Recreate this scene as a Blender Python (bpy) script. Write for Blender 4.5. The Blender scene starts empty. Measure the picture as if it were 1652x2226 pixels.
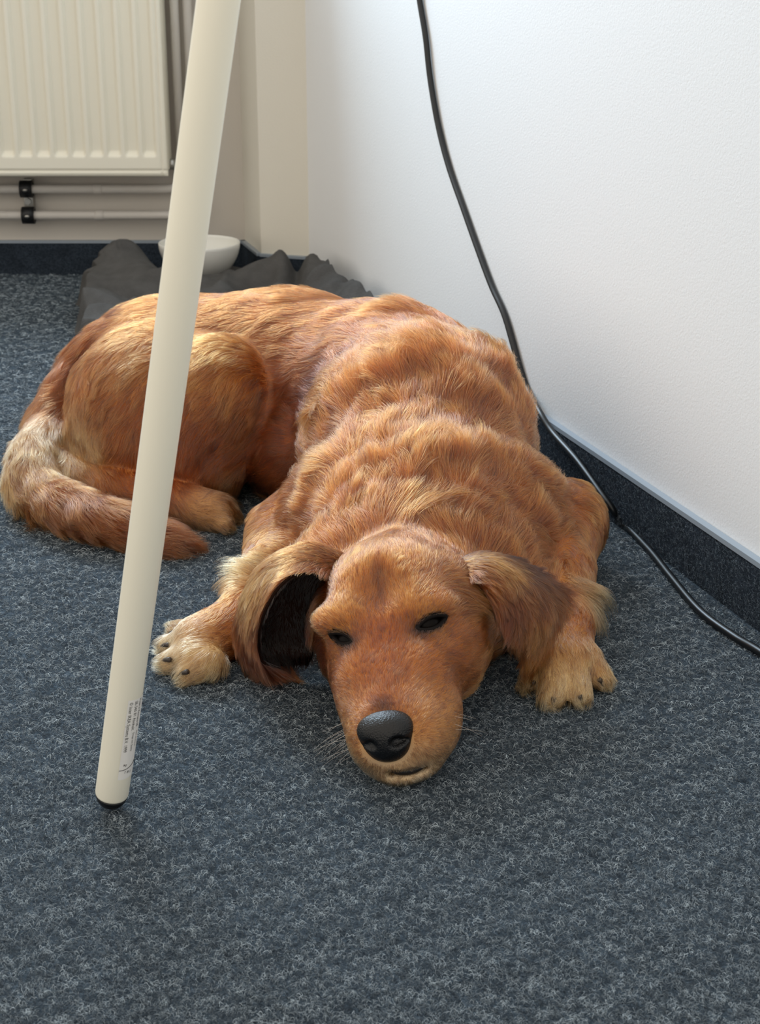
import bpy, bmesh, math, random
import numpy as np
from mathutils import Vector, Matrix
from mathutils.kdtree import KDTree

random.seed(7)
rng = np.random.default_rng(11)
scene = bpy.context.scene
C = scene.collection

# ------------------------------------------------------------------ camera
CAM_H, PITCH, FPX = 0.72, math.radians(20.5), 3350.0
cam_data = bpy.data.cameras.new('camera')
cam_data.sensor_fit = 'VERTICAL'
cam_data.sensor_height = 36.0
cam_data.lens = FPX / 2226.0 * 36.0
cam_data.clip_start = 0.05
cam_data.dof.use_dof = True
cam_data.dof.focus_distance = 1.55
cam_data.dof.aperture_fstop = 16.0
cam = bpy.data.objects.new('camera', cam_data)
C.objects.link(cam)
cam.location = (0, 0, CAM_H)
cam.rotation_euler = (math.pi / 2 - PITCH, 0, 0)
scene.camera = cam

# ------------------------------------------------------------------ world, lights, exposure
world = bpy.data.worlds.new('world')
scene.world = world
world.use_nodes = True
bg = world.node_tree.nodes['Background']
bg.inputs[0].default_value = (1.0, 0.93, 0.83, 1)
bg.inputs[1].default_value = 1.12


def area_light(name, loc, target, sx, sy, power, color):
    ld = bpy.data.lights.new(name, 'AREA')
    ld.shape = 'RECTANGLE'
    ld.size, ld.size_y, ld.energy, ld.color = sx, sy, power, color
    o = bpy.data.objects.new(name, ld)
    C.objects.link(o)
    o.location = loc
    o.rotation_euler = (Vector(target) - Vector(loc)).to_track_quat('-Z', 'Y').to_euler()
    return o


area_light('window_daylight', (-1.08, 3.52, 1.74), (-0.95, 1.0, 1.40), 1.25, 1.30, 126, (0.64, 0.83, 1.0))

scene.view_settings.view_transform = 'Standard'
scene.view_settings.look = 'None'
scene.view_settings.gamma = 1.0
scene.view_settings.use_curve_mapping = False
scene.view_settings.exposure = 0.0
scene.cycles.max_bounces = 8
scene.cycles.diffuse_bounces = 3
scene.cycles.glossy_bounces = 3
scene.cycles.transmission_bounces = 8
scene.cycles.transparent_max_bounces = 8

# ------------------------------------------------------------------ pixel -> world helpers
FWD = np.array([0, math.cos(PITCH), -math.sin(PITCH)])
UPV = np.array([0, math.sin(PITCH), math.cos(PITCH)])
RGT = np.array([1.0, 0, 0])
CAMP = np.array([0, 0, CAM_H])


def ray(px, py):
    return FWD + RGT * ((px - 826) / FPX) - UPV * ((py - 1113) / FPX)


def at_z(px, py, z=0.0):
    d = ray(px, py)
    return CAMP + d * ((z - CAM_H) / d[2])


def at_y(px, py, y):
    d = ray(px, py)
    return CAMP + d * (y / d[1])


WP, WD = np.array([0.419, 1.576, 0.0]), np.array([-0.3173, 0.9483, 0.0])   # a point on the right wall, its direction
WN = np.array([-0.9483, -0.3173, 0.0])                                    # into the room


def at_wall(px, py, off=0.0):
    d = ray(px, py)
    t = ((WP + WN * off - CAMP) @ WN) / (d @ WN)
    return CAMP + d * t


def lin(rgb):
    c = np.asarray(rgb, float) / 255.0
    return np.where(c <= 0.04045, c / 12.92, ((c + 0.055) / 1.055) ** 2.4)


# ------------------------------------------------------------------ object helpers
def tag(o, label=None, cat=None, kind=None, group=None):
    if label: o['label'] = label
    if cat: o['category'] = cat
    if kind: o['kind'] = kind
    if group: o['group'] = group
    return o


def link(name, data, parent=None):
    o = bpy.data.objects.new(name, data)
    C.objects.link(o)
    if parent is not None:
        o.parent = parent
        off = Vector((0, 0, 0))
        p = parent
        while p is not None:
            off += p.location
            p = p.parent
        o.location = -off
    return o


def empty(name, loc, label, cat):
    o = bpy.data.objects.new(name, None)
    C.objects.link(o)
    o.location = loc
    o.empty_display_size = 0.05
    tag(o, label, cat)
    return o


def mesh_obj(name, verts, faces, mat, parent=None, smooth=True):
    me = bpy.data.meshes.new(name)
    me.from_pydata([tuple(map(float, v)) for v in verts], [], [tuple(map(int, f)) for f in faces])
    bm = bmesh.new()
    bm.from_mesh(me)
    bmesh.ops.recalc_face_normals(bm, faces=bm.faces)
    bm.to_mesh(me)
    bm.free()
    if smooth:
        me.polygons.foreach_set('use_smooth', [True] * len(me.polygons))
    if mat: me.materials.append(mat)
    return link(name, me, parent)


def bm_obj(name, bm, mat, parent=None, smooth=True, angle=None):
    me = bpy.data.meshes.new(name)
    bmesh.ops.recalc_face_normals(bm, faces=bm.faces)
    bm.to_mesh(me)
    bm.free()
    if smooth:
        me.polygons.foreach_set('use_smooth', [True] * len(me.polygons))
        if angle: me.set_sharp_from_angle(angle=math.radians(angle))
    if mat: me.materials.append(mat)
    return link(name, me, parent)


def add_box(bm, x0, x1, y0, y1, z0, z1, bevel=0.0):
    m = Matrix.Translation(((x0 + x1) / 2, (y0 + y1) / 2, (z0 + z1) / 2)) @ Matrix.Diagonal((x1 - x0, y1 - y0, z1 - z0, 1))
    r = bmesh.ops.create_cube(bm, size=1.0, matrix=m)
    if bevel:
        vs = set(r['verts'])
        es = [e for e in bm.edges if e.verts[0] in vs and e.verts[1] in vs]
        bmesh.ops.bevel(bm, geom=es, offset=bevel, segments=2, affect='EDGES', profile=0.5)


def catmull(pts, n):
    P = np.asarray(pts, float)
    P = np.vstack([2 * P[0] - P[1], P, 2 * P[-1] - P[-2]])
    out = []
    segs = len(P) - 3
    for u in np.linspace(0, segs - 1e-9, n):
        i = int(u); t = u - i
        p0, p1, p2, p3 = P[i:i + 4]
        out.append(0.5 * (2 * p1 + (p2 - p0) * t + (2 * p0 - 5 * p1 + 4 * p2 - p3) * t * t + (3 * p1 - p0 - 3 * p2 + p3) * t ** 3))
    return np.array(out)


def tube(path, radii, seg=16, caps=True):
    path = np.asarray(path, float)
    n = len(path)
    radii = np.broadcast_to(np.asarray(radii, float), (n,))
    tang = np.gradient(path, axis=0)
    tang /= np.linalg.norm(tang, axis=1)[:, None] + 1e-12
    ref = np.array([0, 0, 1.0]) if abs(tang[0][2]) < 0.9 else np.array([1.0, 0, 0])
    verts, faces = [], []
    nrm = np.cross(tang[0], ref); nrm /= np.linalg.norm(nrm)
    for i in range(n):
        nrm = nrm - tang[i] * (nrm @ tang[i]); nrm /= np.linalg.norm(nrm)
        b = np.cross(tang[i], nrm)
        for k in range(seg):
            a = 2 * math.pi * k / seg
            verts.append(path[i] + radii[i] * (math.cos(a) * nrm + math.sin(a) * b))
    for i in range(n - 1):
        for k in range(seg):
            a, b2 = i * seg + k, i * seg + (k + 1) % seg
            faces.append((a, b2, b2 + seg, a + seg))
    if caps:
        faces.append(tuple(range(seg)))
        faces.append(tuple(range((n - 1) * seg, n * seg)))
    return verts, faces


# ------------------------------------------------------------------ material helpers
def new_mat(name):
    m = bpy.data.materials.new(name)
    m.use_nodes = True
    nt = m.node_tree
    return m, nt, nt.nodes['Principled BSDF'], nt.nodes['Material Output']


def ND(nt, t, **kw):
    n = nt.nodes.new(t)
    for k, v in kw.items():
        if k in n.inputs.keys(): n.inputs[k].default_value = v
        else: setattr(n, k, v)
    return n


def simple_mat(name, rgb, rough=0.5, metal=0.0, spec=0.5, bump=None, var=None):
    m, nt, p, out = new_mat(name)
    col = tuple(lin(rgb)) + (1,)
    p.inputs['Base Color'].default_value = col
    p.inputs['Roughness'].default_value = rough
    p.inputs['Metallic'].default_value = metal
    p.inputs['Specular IOR Level'].default_value = spec
    tc = ND(nt, 'ShaderNodeTexCoord')
    if var:
        n = ND(nt, 'ShaderNodeTexNoise', Scale=var[0], Detail=4.0)
        nt.links.new(tc.outputs['Object'], n.inputs['Vector'])
        mx = ND(nt, 'ShaderNodeMix', data_type='RGBA')
        nt.links.new(n.outputs['Fac'], mx.inputs['Factor'])
        mx.inputs['A'].default_value = tuple(lin(np.array(rgb) * (1 - var[1]))) + (1,)
        mx.inputs['B'].default_value = tuple(lin(np.minimum(255, np.array(rgb) * (1 + var[1])))) + (1,)
        nt.links.new(mx.outputs['Result'], p.inputs['Base Color'])
    if bump:
        n = ND(nt, 'ShaderNodeTexNoise', Scale=bump[0], Detail=3.0)
        nt.links.new(tc.outputs['Object'], n.inputs['Vector'])
        b = ND(nt, 'ShaderNodeBump', Strength=bump[1], Distance=bump[2])
        nt.links.new(n.outputs['Fac'], b.inputs['Height'])
        nt.links.new(b.outputs['Normal'], p.inputs['Normal'])
    return m


def wall_mat(name, rgb):
    m, nt, p, out = new_mat(name)
    p.inputs['Base Color'].default_value = tuple(lin(rgb)) + (1,)
    p.inputs['Roughness'].default_value = 0.75
    p.inputs['Specular IOR Level'].default_value = 0.25
    tc = ND(nt, 'ShaderNodeTexCoord')
    n1 = ND(nt, 'ShaderNodeTexNoise', Scale=300.0, Detail=4.0, Roughness=0.55)
    n2 = ND(nt, 'ShaderNodeTexNoise', Scale=480.0, Detail=2.0)
    for n in (n1, n2): nt.links.new(tc.outputs['Object'], n.inputs['Vector'])
    add = ND(nt, 'ShaderNodeMath', operation='MULTIPLY_ADD')
    nt.links.new(n2.outputs['Fac'], add.inputs[0]); add.inputs[1].default_value = 0.35
    nt.links.new(n1.outputs['Fac'], add.inputs[2])
    b = ND(nt, 'ShaderNodeBump', Strength=0.40, Distance=0.0010)
    nt.links.new(add.outputs[0], b.inputs['Height'])
    nt.links.new(b.outputs['Normal'], p.inputs['Normal'])
    return m


def carpet_mat(name, dark, light, scale=1.0):
    m, nt, p, out = new_mat(name)
    tc = ND(nt, 'ShaderNodeTexCoord')
    mp = ND(nt, 'ShaderNodeMapping')
    mp.inputs['Scale'].default_value = (0.75 * scale, 1.0 * scale, 1.0 * scale)
    nt.links.new(tc.outputs['Object'], mp.inputs['Vector'])
    n1 = ND(nt, 'ShaderNodeTexNoise', Scale=420.0, Detail=6.0, Roughness=0.7, Distortion=1.2)
    n2 = ND(nt, 'ShaderNodeTexNoise', Scale=26.0, Detail=4.0, Roughness=0.65)
    for n in (n1, n2): nt.links.new(mp.outputs['Vector'], n.inputs['Vector'])
    mr = ND(nt, 'ShaderNodeMapRange'); mr.inputs['From Min'].default_value = 0.36; mr.inputs['From Max'].default_value = 0.68
    nt.links.new(n1.outputs['Fac'], mr.inputs['Value'])
    mr2 = ND(nt, 'ShaderNodeMapRange'); mr2.inputs['From Min'].default_value = 0.3; mr2.inputs['From Max'].default_value = 0.7
    mr2.inputs['To Min'].default_value = 0.72; mr2.inputs['To Max'].default_value = 1.22
    nt.links.new(n2.outputs['Fac'], mr2.inputs['Value'])
    mx = ND(nt, 'ShaderNodeMix', data_type='RGBA')
    mx.inputs['A'].default_value = tuple(lin(dark)) + (1,)
    mx.inputs['B'].default_value = tuple(lin(light)) + (1,)
    nt.links.new(mr.outputs['Result'], mx.inputs['Factor'])
    vm = ND(nt, 'ShaderNodeVectorMath', operation='SCALE')
    nt.links.new(mx.outputs['Result'], vm.inputs[0]); nt.links.new(mr2.outputs['Result'], vm.inputs['Scale'])
    nt.links.new(vm.outputs[0], p.inputs['Base Color'])
    p.inputs['Roughness'].default_value = 0.95
    p.inputs['Specular IOR Level'].default_value = 0.1
    b = ND(nt, 'ShaderNodeBump', Strength=0.9, Distance=0.0022)
    nt.links.new(n1.outputs['Fac'], b.inputs['Height'])
    nt.links.new(b.outputs['Normal'], p.inputs['Normal'])
    return m


M_WALL = wall_mat('wall_paint', (233, 234, 235))
M_COLUMN = wall_mat('column_paint', (226, 221, 208))
M_BACK = wall_mat('back_wall_paint', (205, 198, 188))
M_CARPET = carpet_mat('felt_carpet', (31, 38, 46), (96, 110, 122))
M_SKIRT = carpet_mat('felt_skirting', (24, 30, 38), (70, 80, 92))
M_TRIM = simple_mat('grey_trim_cap', (146, 156, 166), 0.4)
M_LEG = simple_mat('cream_powder_coat', (250, 245, 226), 0.42, bump=(900, 0.05, 0.0003))
M_RUBBER = simple_mat('black_rubber', (14, 15, 18), 0.45)
M_CABLE = simple_mat('black_cable_jacket', (17, 19, 22), 0.38)
M_RAD = simple_mat('radiator_enamel', (240, 235, 218), 0.35)
M_PIPE = simple_mat('painted_pipe', (206, 200, 192), 0.5)
M_STEEL = simple_mat('zinc_steel', (170, 168, 162), 0.35, metal=0.9)
M_BOWL = simple_mat('glazed_white', (232, 231, 224), 0.22)
M_BLANKET = simple_mat('grey_fleece', (80, 79, 78), 0.95, spec=0.05, bump=(260, 0.6, 0.003), var=(40, 0.16))
M_NOSE = simple_mat('nose_leather', (9, 9, 11), 0.30, spec=0.45, bump=(700, 0.8, 0.0010))
M_EYE = simple_mat('dark_eye', (13, 8, 6), 0.40, spec=0.10)
M_LID = simple_mat('black_eyelid_skin', (18, 12, 10), 0.75, spec=0.2)
M_MOUTH = simple_mat('dark_mouth_gap', (22, 18, 18), 0.5)
M_CLAW = simple_mat('dark_claw_horn', (62, 52, 46), 0.35)
M_LABEL = simple_mat('white_sticker', (252, 249, 243), 0.4)
M_INK = simple_mat('black_ink', (40, 38, 38), 0.7)

# ------------------------------------------------------------------ the room
SK = 0.072
# floor
bm = bmesh.new()
add_box(bm, -2.6, 1.6, -0.8, 3.75, -0.04, 0.0)
floor = bm_obj('floor', bm, M_CARPET, None, False)
tag(floor, 'slate grey needle felt carpet floor', kind='structure')

CORNER = at_wall(672, 550); CORNER[2] = 0
COLP = at_y(568, 548, 3.315); COLP[2] = 0
BACKC = np.array([-0.3045, 3.47, 0.0])
BACKL = np.array([-2.6, 3.47, 0.0])


def slab(name, a, b, z0, z1, thick, mat, label, parent=None):
    """Upright slab whose front face runs from a to b; thickness goes away from the room (to the left of a->b)."""
    a, b = np.array(a, float), np.array(b, float)
    d = (b - a)[:2]; d /= np.linalg.norm(d)
    n = np.array([-d[1], d[0], 0]) * thick
    vs = []
    for z in (z0, z1):
        for p in (a, b, b + n, a + n):
            vs.append((p[0], p[1], z))
    fs = [(0, 1, 2, 3), (4, 5, 6, 7), (0, 1, 5, 4), (1, 2, 6, 5), (2, 3, 7, 6), (3, 0, 4, 7)]
    o = mesh_obj(name, vs, fs, mat, parent, smooth=False)
    if label: tag(o, label, kind='structure')
    return o


WALL_NEAR = WP - WD * 2.4
slab('wall_right', CORNER, WALL_NEAR, 0, 2.6, 0.12, M_WALL, 'white plaster wall with fine rough texture')
slab('wall_corner', COLP, CORNER, 0, 2.6, 0.10, M_COLUMN, 'cream column face in the far corner')
slab('wall_reveal', BACKC, COLP, 0, 2.6, 0.10, M_COLUMN, 'narrow slanted side of the corner column')
slab('wall_back', BACKL, BACKC, 0, 1.02, 0.14, M_BACK, 'greyish cream wall behind the radiator')


bm = bmesh.new()
add_box(bm, -2.6, -0.325, 3.20, 3.60, 1.021, 1.052, 0.006)  # unseen sill, added to shade the back floor and wall corner
tag(bm_obj('added_sill', bm, M_COLUMN, None, True, 40), 'added windowsill out of view above the radiator, shading the back corner', kind='structure')


def skirting(name, a, b, label, thick=0.009):
    a, b = np.array(a, float), np.array(b, float)
    d = (b - a); d /= np.linalg.norm(d)
    n = np.array([d[1], -d[0], 0])
    o = slab(name, a + n * thick, b + n * thick, 0.0, SK, thick - 0.0002, M_SKIRT, label)
    slab('cap_strip', a + n * (thick + 0.0015), b + n * (thick + 0.0015), SK, SK + 0.006, thick + 0.001, M_TRIM, None, o)
    return o


skirting('baseboard_right', CORNER, WALL_NEAR, 'dark felt skirting with pale grey cap under the white wall')
skirting('baseboard_corner', COLP, CORNER, 'dark felt skirting at the column face')
skirting('baseboard_reveal', BACKC, COLP, 'dark felt skirting on the slanted column side')
skirting('baseboard_back', BACKL, BACKC, 'dark felt skirting below the radiator wall')


# ------------------------------------------------------------------ hair curves
def hair_mat(name, rough=0.26, rad=0.45):
    m = bpy.data.materials.new(name)
    m.use_nodes = True
    nt = m.node_tree
    nt.nodes.clear()
    out = ND(nt, 'ShaderNodeOutputMaterial')
    at = ND(nt, 'ShaderNodeAttribute', attribute_name='tint')
    h = ND(nt, 'ShaderNodeBsdfHairPrincipled')
    h.parametrization = 'COLOR'
    h.inputs['Roughness'].default_value = rough
    h.inputs['Radial Roughness'].default_value = rad
    h.inputs['Coat'].default_value = 0.0
    h.inputs['IOR'].default_value = 1.75
    h.inputs['Random Roughness'].default_value = 0.2
    nt.links.new(at.outputs['Color'], h.inputs['Color'])
    nt.links.new(h.outputs[0], out.inputs['Surface'])
    return m


def fibre_mat(name, rough=0.9):
    m, nt, p, out = new_mat(name)
    at = ND(nt, 'ShaderNodeAttribute', attribute_name='tint')
    nt.links.new(at.outputs['Color'], p.inputs['Base Color'])
    p.inputs['Roughness'].default_value = rough
    p.inputs['Specular IOR Level'].default_value = 0.15
    return m


M_HAIR = hair_mat('dog_hair')
M_FIBRE = fibre_mat('carpet_fibre')
M_WHISK = fibre_mat('whisker', 0.4)


def curves_obj(name, pts, rad, tint, mat, parent):
    """pts (n,k,3), rad (n,k), tint (n,k,3) linear colours"""
    n, k = pts.shape[:2]
    cu = bpy.data.hair_curves.new(name)
    cu.add_curves([k] * n)
    cu.attributes['position'].data.foreach_set('vector', np.ascontiguousarray(pts, dtype=np.float32).ravel())
    ra = cu.attributes.get('radius') or cu.attributes.new('radius', 'FLOAT', 'POINT')
    ra.data.foreach_set('value', np.ascontiguousarray(rad, dtype=np.float32).ravel())
    ca = cu.attributes.new('tint', 'FLOAT_COLOR', 'POINT')
    rgba = np.ones((n * k, 4), np.float32)
    rgba[:, :3] = tint.reshape(-1, 3)
    ca.data.foreach_set('color', rgba.ravel())
    cu.materials.append(mat)
    o = link(name, cu, parent)
    o['kind'] = 'stuff'
    return o


def carpet_fibres():
    n = 300000
    # even density in depth-scaled rows: more of them where the camera is near
    u = rng.random(n)
    Y = 0.85 * (3.5 / 0.85) ** (u ** 1.12)
    half = Y * 0.262 + 0.05
    X = (rng.random(n) * 2 - 1) * half
    wallx = WP[0] + (Y - WP[1]) * WD[0] / WD[1] - 0.015
    ok = X < wallx
    X, Y = X[ok], Y[ok]
    n = len(X)
    k = 7
    L = rng.uniform(0.003, 0.010, n) * np.clip(Y / 1.3, 0.8, 2.2)
    th = rng.normal(0, 0.75, n) + np.where(rng.random(n) < 0.5, 0, math.pi)
    curl = rng.normal(0, 0.38, n)
    P = np.zeros((n, k, 3))
    P[:, 0, 0], P[:, 0, 1] = X, Y
    z0 = rng.uniform(0.0002, 0.0012, n)
    arch = rng.uniform(0.0004, 0.0026, n)
    for i in range(1, k):
        th = th + curl + rng.normal(0, 0.45, n)
        P[:, i, 0] = P[:, i - 1, 0] + np.cos(th) * L / k
        P[:, i, 1] = P[:, i - 1, 1] + np.sin(th) * L / k
    s = np.linspace(0, 1, k)
    P[:, :, 2] = z0[:, None] + arch[:, None] * np.sin(math.pi * s)[None]
    lum = rng.beta(0.75, 1.8, n)[:, None]
    mot = sum(np.sin(X * a + Y * b + c) for a, b, c in ((310, 170, 1), (-190, 330, 2), (120, 260, 4), (410, -140, 5), (90, -120, 3))) / 2.2
    lum = np.clip(lum * (0.95 + 0.45 * mot)[:, None], 0, 1)
    tint = lin((44, 54, 65)) * (1 - lum) + lin((212, 225, 232)) * lum
    tint = np.repeat(tint[:, None, :], k, axis=1)
    rad = np.repeat((rng.uniform(0.00007, 0.00013, n) * np.clip(Y / 1.2, 0.8, 2.4))[:, None], k, axis=1)
    curves_obj('carpet_pile', P, rad, tint, M_FIBRE, floor)


def skirting_fibres(o):
    n, k = 26000, 5
    d, z = rng.uniform(-1.3, 0.75, n), rng.uniform(0.002, SK - 0.002, n)
    base = WP + WN * 0.0100
    th = rng.normal(0, 1.0, n); L = rng.uniform(0.003, 0.007, n)
    P = np.zeros((n, k, 3)); a, b = d, z
    for i in range(k):
        out = 0.0004 + 0.0012 * math.sin(math.pi * i / (k - 1)) * rng.random(n)
        P[:, i] = base + WD * a[:, None] + WN * out[:, None]
        P[:, i, 2] = np.clip(b, 0.001, SK)
        th = th + rng.normal(0, 0.6, n)
        a, b = a + np.cos(th) * L / k, b + np.sin(th) * L / k
    lum = rng.beta(0.8, 2.2, n)[:, None]
    tint = np.repeat((lin((34, 42, 52)) * (1 - lum) + lin((150, 164, 176)) * lum)[:, None, :], k, axis=1)
    curves_obj('skirting_pile', P, np.full((n, k), 0.00010), tint, M_FIBRE, o)


carpet_fibres()
skirting_fibres(bpy.data.objects['baseboard_right'])


# ------------------------------------------------------------------ table leg
LB, LT = at_z(240, 1748, 0.004), at_y(475, 0, 1.074)
LD = (LT - LB) / np.linalg.norm(LT - LB)
leg_top = LB + LD * 0.86
table = empty('table', tuple(LB), 'cream white round table leg leaning on the carpet before the dog', 'table')
R_LEG = 0.0146
prof = [(0.012, R_LEG - 0.0012), (0.0128, R_LEG - 0.0003), (0.0145, R_LEG)] + [(t, R_LEG) for t in np.linspace(0.05, 0.86, 14)]
v, f = tube([LB + LD * t for t, r in prof], [r for t, r in prof], 40)
leg_o = mesh_obj('leg', v, f, M_LEG, table)
leg_o.data.set_sharp_from_angle(angle=math.radians(50))
prof = [(0.0, 0.0075), (0.0015, 0.0100), (0.006, 0.0128), (0.0105, 0.0140), (0.0119, 0.0139)]
v, f = tube([LB + LD * t + np.array([0, 0, 0.0012]) * (1 - t / 0.012) for t, r in prof], [r for t, r in prof], 40)
tag(mesh_obj('rubber_foot', v, f, M_RUBBER, leg_o), 'black rubber foot')

# sticker wrapped on the leg: s runs down the leg, a is the angle round it
toC = CAMP - LB; toC -= LD * (toC @ LD); toC /= np.linalg.norm(toC)
side = np.cross(LD, toC)
if side[0] < 0: side = -side                                # towards the right as seen from the camera


def on_leg(a, t, r):
    return LB + LD * t + (toC * math.cos(a) + side * math.sin(a)) * r


# where the sticker starts and ends along the leg
def t_of(px, py):
    best = min(np.linspace(0, 0.3, 1201), key=lambda t: abs(proj(LB + LD * t)[1] - py))
    return best


def proj(p):
    d = np.asarray(p, float) - CAMP
    z = d @ FWD
    return 826 + FPX * (d @ RGT) / z, 1113 - FPX * (d @ UPV) / z


T0, T1 = t_of(0, 1500), t_of(0, 1672)
verts, faces = [], []
na, nt_ = 14, 20
A0, A1 = math.radians(13), math.radians(150)
for i in range(nt_ + 1):
    for j in range(na + 1):
        verts.append(on_leg(A0 + (A1 - A0) * j / na, T0 + (T1 - T0) * i / nt_, R_LEG + 0.00025))
for i in range(nt_):
    for j in range(na):
        a = i * (na + 1) + j
        faces.append((a, a + 1, a + na + 2, a + na + 1))
sticker = mesh_obj('sticker', verts, faces, M_LABEL, leg_o)
tag(sticker, 'white printed sticker on the leg')


def leg_text(txt, t_start, ang, size, rot=0.0, name='lettering'):
    """Flat print that runs down the leg, wrapped round it (0 deg faces the camera)."""
    cu = bpy.data.curves.new('lettering', 'FONT')
    cu.body = txt
    cu.size = size
    cu.resolution_u = 2
    tmp = bpy.data.objects.new('tmp_text', cu)
    C.objects.link(tmp)
    dg = bpy.context.evaluated_depsgraph_get()
    me = bpy.data.meshes.new_from_object(tmp.evaluated_get(dg))
    bpy.data.objects.remove(tmp)
    bpy.data.curves.remove(cu)
    for vv in me.vertices:
        x, y = vv.co.x, vv.co.y
        if rot: x, y = x * math.cos(rot) - y * math.sin(rot), x * math.sin(rot) + y * math.cos(rot)
        p = on_leg(math.radians(ang) + y / R_LEG, t_start - x, R_LEG + 0.0005)
        vv.co = p
    me.materials.clear()
    me.materials.append(M_INK)
    return me


text_jobs = [('\u00a9 Inter IKEA Systems B.V. 1999', T0 - 0.0022, 19, 0.0041, 0),
             ('SE-343 81 \u00c4lmhult', T0 - 0.0018, 38, 0.0041, 0),
             ('Made in Romania 08', T0 - 0.0012, 57, 0.0036, 0),
             ('Design and Quality', T0 - 0.036, 45, 0.0026, 0),
             ('IKEA of Sweden', T0 - 0.036, 62, 0.0026, 0),
             ('1 8 1', T1 + 0.0070, 30, 0.0040, 1.30),
             ('90', T1 + 0.0150, 24, 0.0034, 1.30)]
for job in text_jobs:
    me = leg_text(*job)
    link('lettering', me, leg_o)
v, f = tube([on_leg(math.radians(a), T1 + 0.0105 + 0.004 * ((a - 13) / 60) ** 2, R_LEG + 0.0005) for a in range(13, 90, 4)], 0.00022, 6)
mesh_obj('printed_line', v, f, M_INK, leg_o)

# ------------------------------------------------------------------ power cord
wallpts = [(905, -60), (912, 0), (925, 80), (935, 170), (952, 270), (975, 360), (1008, 455), (1040, 545), (1068, 620), (1095, 680),
           (1113, 739), (1128, 794), (1146, 846), (1172, 894), (1201, 940), (1257, 1004), (1323, 1096)]
pts = [at_wall(x, y, 0.006 + (0.012 if i > 12 else 0)) for i, (x, y) in enumerate(wallpts)]
pts += [at_z(x, y, 0.0055) for x, y in [(1351, 1134), (1412, 1196), (1459, 1255), (1522, 1329), (1596, 1384), (1652, 1417), (1760, 1490)]]
path = catmull(pts, 160)
path[:, 2] = np.maximum(path[:, 2], 0.0052)
v, f = tube(path, 0.0048, 12)
cord = mesh_obj('power_cord', v, f, M_CABLE)
tag(cord, 'black power cord hanging down the white wall and along the skirting', 'cord')

# ------------------------------------------------------------------ radiator
RY = 3.36                                                     # front plane of the radiator
RX1 = at_y(365, 386, RY)[0]
RZ0 = at_y(360, 384, RY)[2]
RZ1, RX0 = 0.84, -1.55
rad_e = empty('radiator', ((RX0 + RX1) / 2, RY + 0.05, RZ0), 'cream ribbed panel radiator on the far wall', 'radiator')
pitch = at_y(262, 330, RY)[0] - at_y(223.5, 330, RY)[0]
xs0 = at_y(325, 330, RY)[0]                                   # centre of the last flute
nx, nz = 520, 60
xs = np.linspace(RX0, RX1, nx)
zs = np.concatenate([np.linspace(RZ0, RZ0 + 0.09, 40), np.linspace(RZ0 + 0.1, RZ1, nz - 40)])
XX, ZZ = np.meshgrid(xs, zs, indexing='ij')
ph = (XX - xs0) / pitch
fl = np.clip((0.40 - np.abs(ph - np.round(ph))) / 0.13, 0, 1)
fl = fl * fl * (3 - 2 * fl)
fl *= (XX < xs0 + pitch * 0.5) * 1.0
zramp = np.clip((ZZ - (RZ0 + 0.040)) / 0.014, 0, 1); zramp = zramp * zramp * (3 - 2 * zramp)
edge = np.clip((RX1 - XX) / 0.008, 0, 1); edge2 = np.clip((ZZ - RZ0) / 0.008, 0, 1)
grooveb = np.exp(-((ZZ - RZ0 - 0.0125) / 0.002) ** 2) * 0.0035
groover = np.exp(-((XX - RX1 + 0.0115) / 0.002) ** 2) * 0.0035
YY = RY + 0.0095 * fl * zramp + 0.004 * (1 - np.sqrt(edge * edge2)) + np.maximum(grooveb, groover)
verts = np.stack([XX, YY, ZZ], -1).reshape(-1, 3)
idx = np.arange(nx * nz).reshape(nx, nz)
faces = list(zip(idx[:-1, :-1].ravel(), idx[1:, :-1].ravel(), idx[1:, 1:].ravel(), idx[:-1, 1:].ravel()))
vlist = [tuple(p) for p in verts]
# give it a return edge of 12 mm all the way round
ring = list(idx[:, 0]) + list(idx[-1, 1:]) + list(idx[::-1, -1][1:]) + list(idx[0, ::-1][1:-1])
base = len(vlist)
for r_ in ring:
    vlist.append((vlist[r_][0], RY + 0.016, vlist[r_][2]))
m_ = len(ring)
for i in range(m_):
    faces.append((ring[i], ring[(i + 1) % m_], base + (i + 1) % m_, base + i))
faces.append(tuple(base + i for i in range(m_)))
mesh_obj('front_panel', vlist, faces, M_RAD, rad_e)
bm = bmesh.new(); add_box(bm, RX0 + 0.01, RX1 - 0.012, RY + 0.062, RY + 0.074, RZ0 + 0.01, RZ1 - 0.01, 0.004)
bm_obj('rear_panel', bm, M_RAD, rad_e, True, 40)
bm = bmesh.new()
for i in range(30):
    x = RX0 + 0.03 + (RX1 - RX0 - 0.06) * i / 29
    add_box(bm, x - 0.010, x + 0.010, RY + 0.018, RY + 0.060, RZ0 + 0.03, RZ1 - 0.03)
fins = bm_obj('convector_fins', bm, M_RAD, rad_e, False); fins['kind'] = 'stuff'
bm = bmesh.new(); add_box(bm, RX1 - 0.0015, RX1 + 0.0005, RY + 0.014, RY + 0.076, RZ0 + 0.012, RZ1, 0.0006)
bm_obj('side_cover', bm, M_RAD, rad_e, True, 40)
# connecting tail at the bottom right corner
zt = at_y(372, 357, RY + 0.045)[2]
v, f = tube([(RX1 - 0.004, RY + 0.045, zt), (RX1 + 0.012, RY + 0.045, zt)], 0.0125, 20)
mesh_obj('connector', v, f, M_STEEL, rad_e)
v, f = tube([(RX1 + 0.012, RY + 0.045, zt), (RX1 + 0.020, RY + 0.047, zt)], 0.0075, 12)
mesh_obj('valve_tail', v, f, M_STEEL, rad_e)

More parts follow.
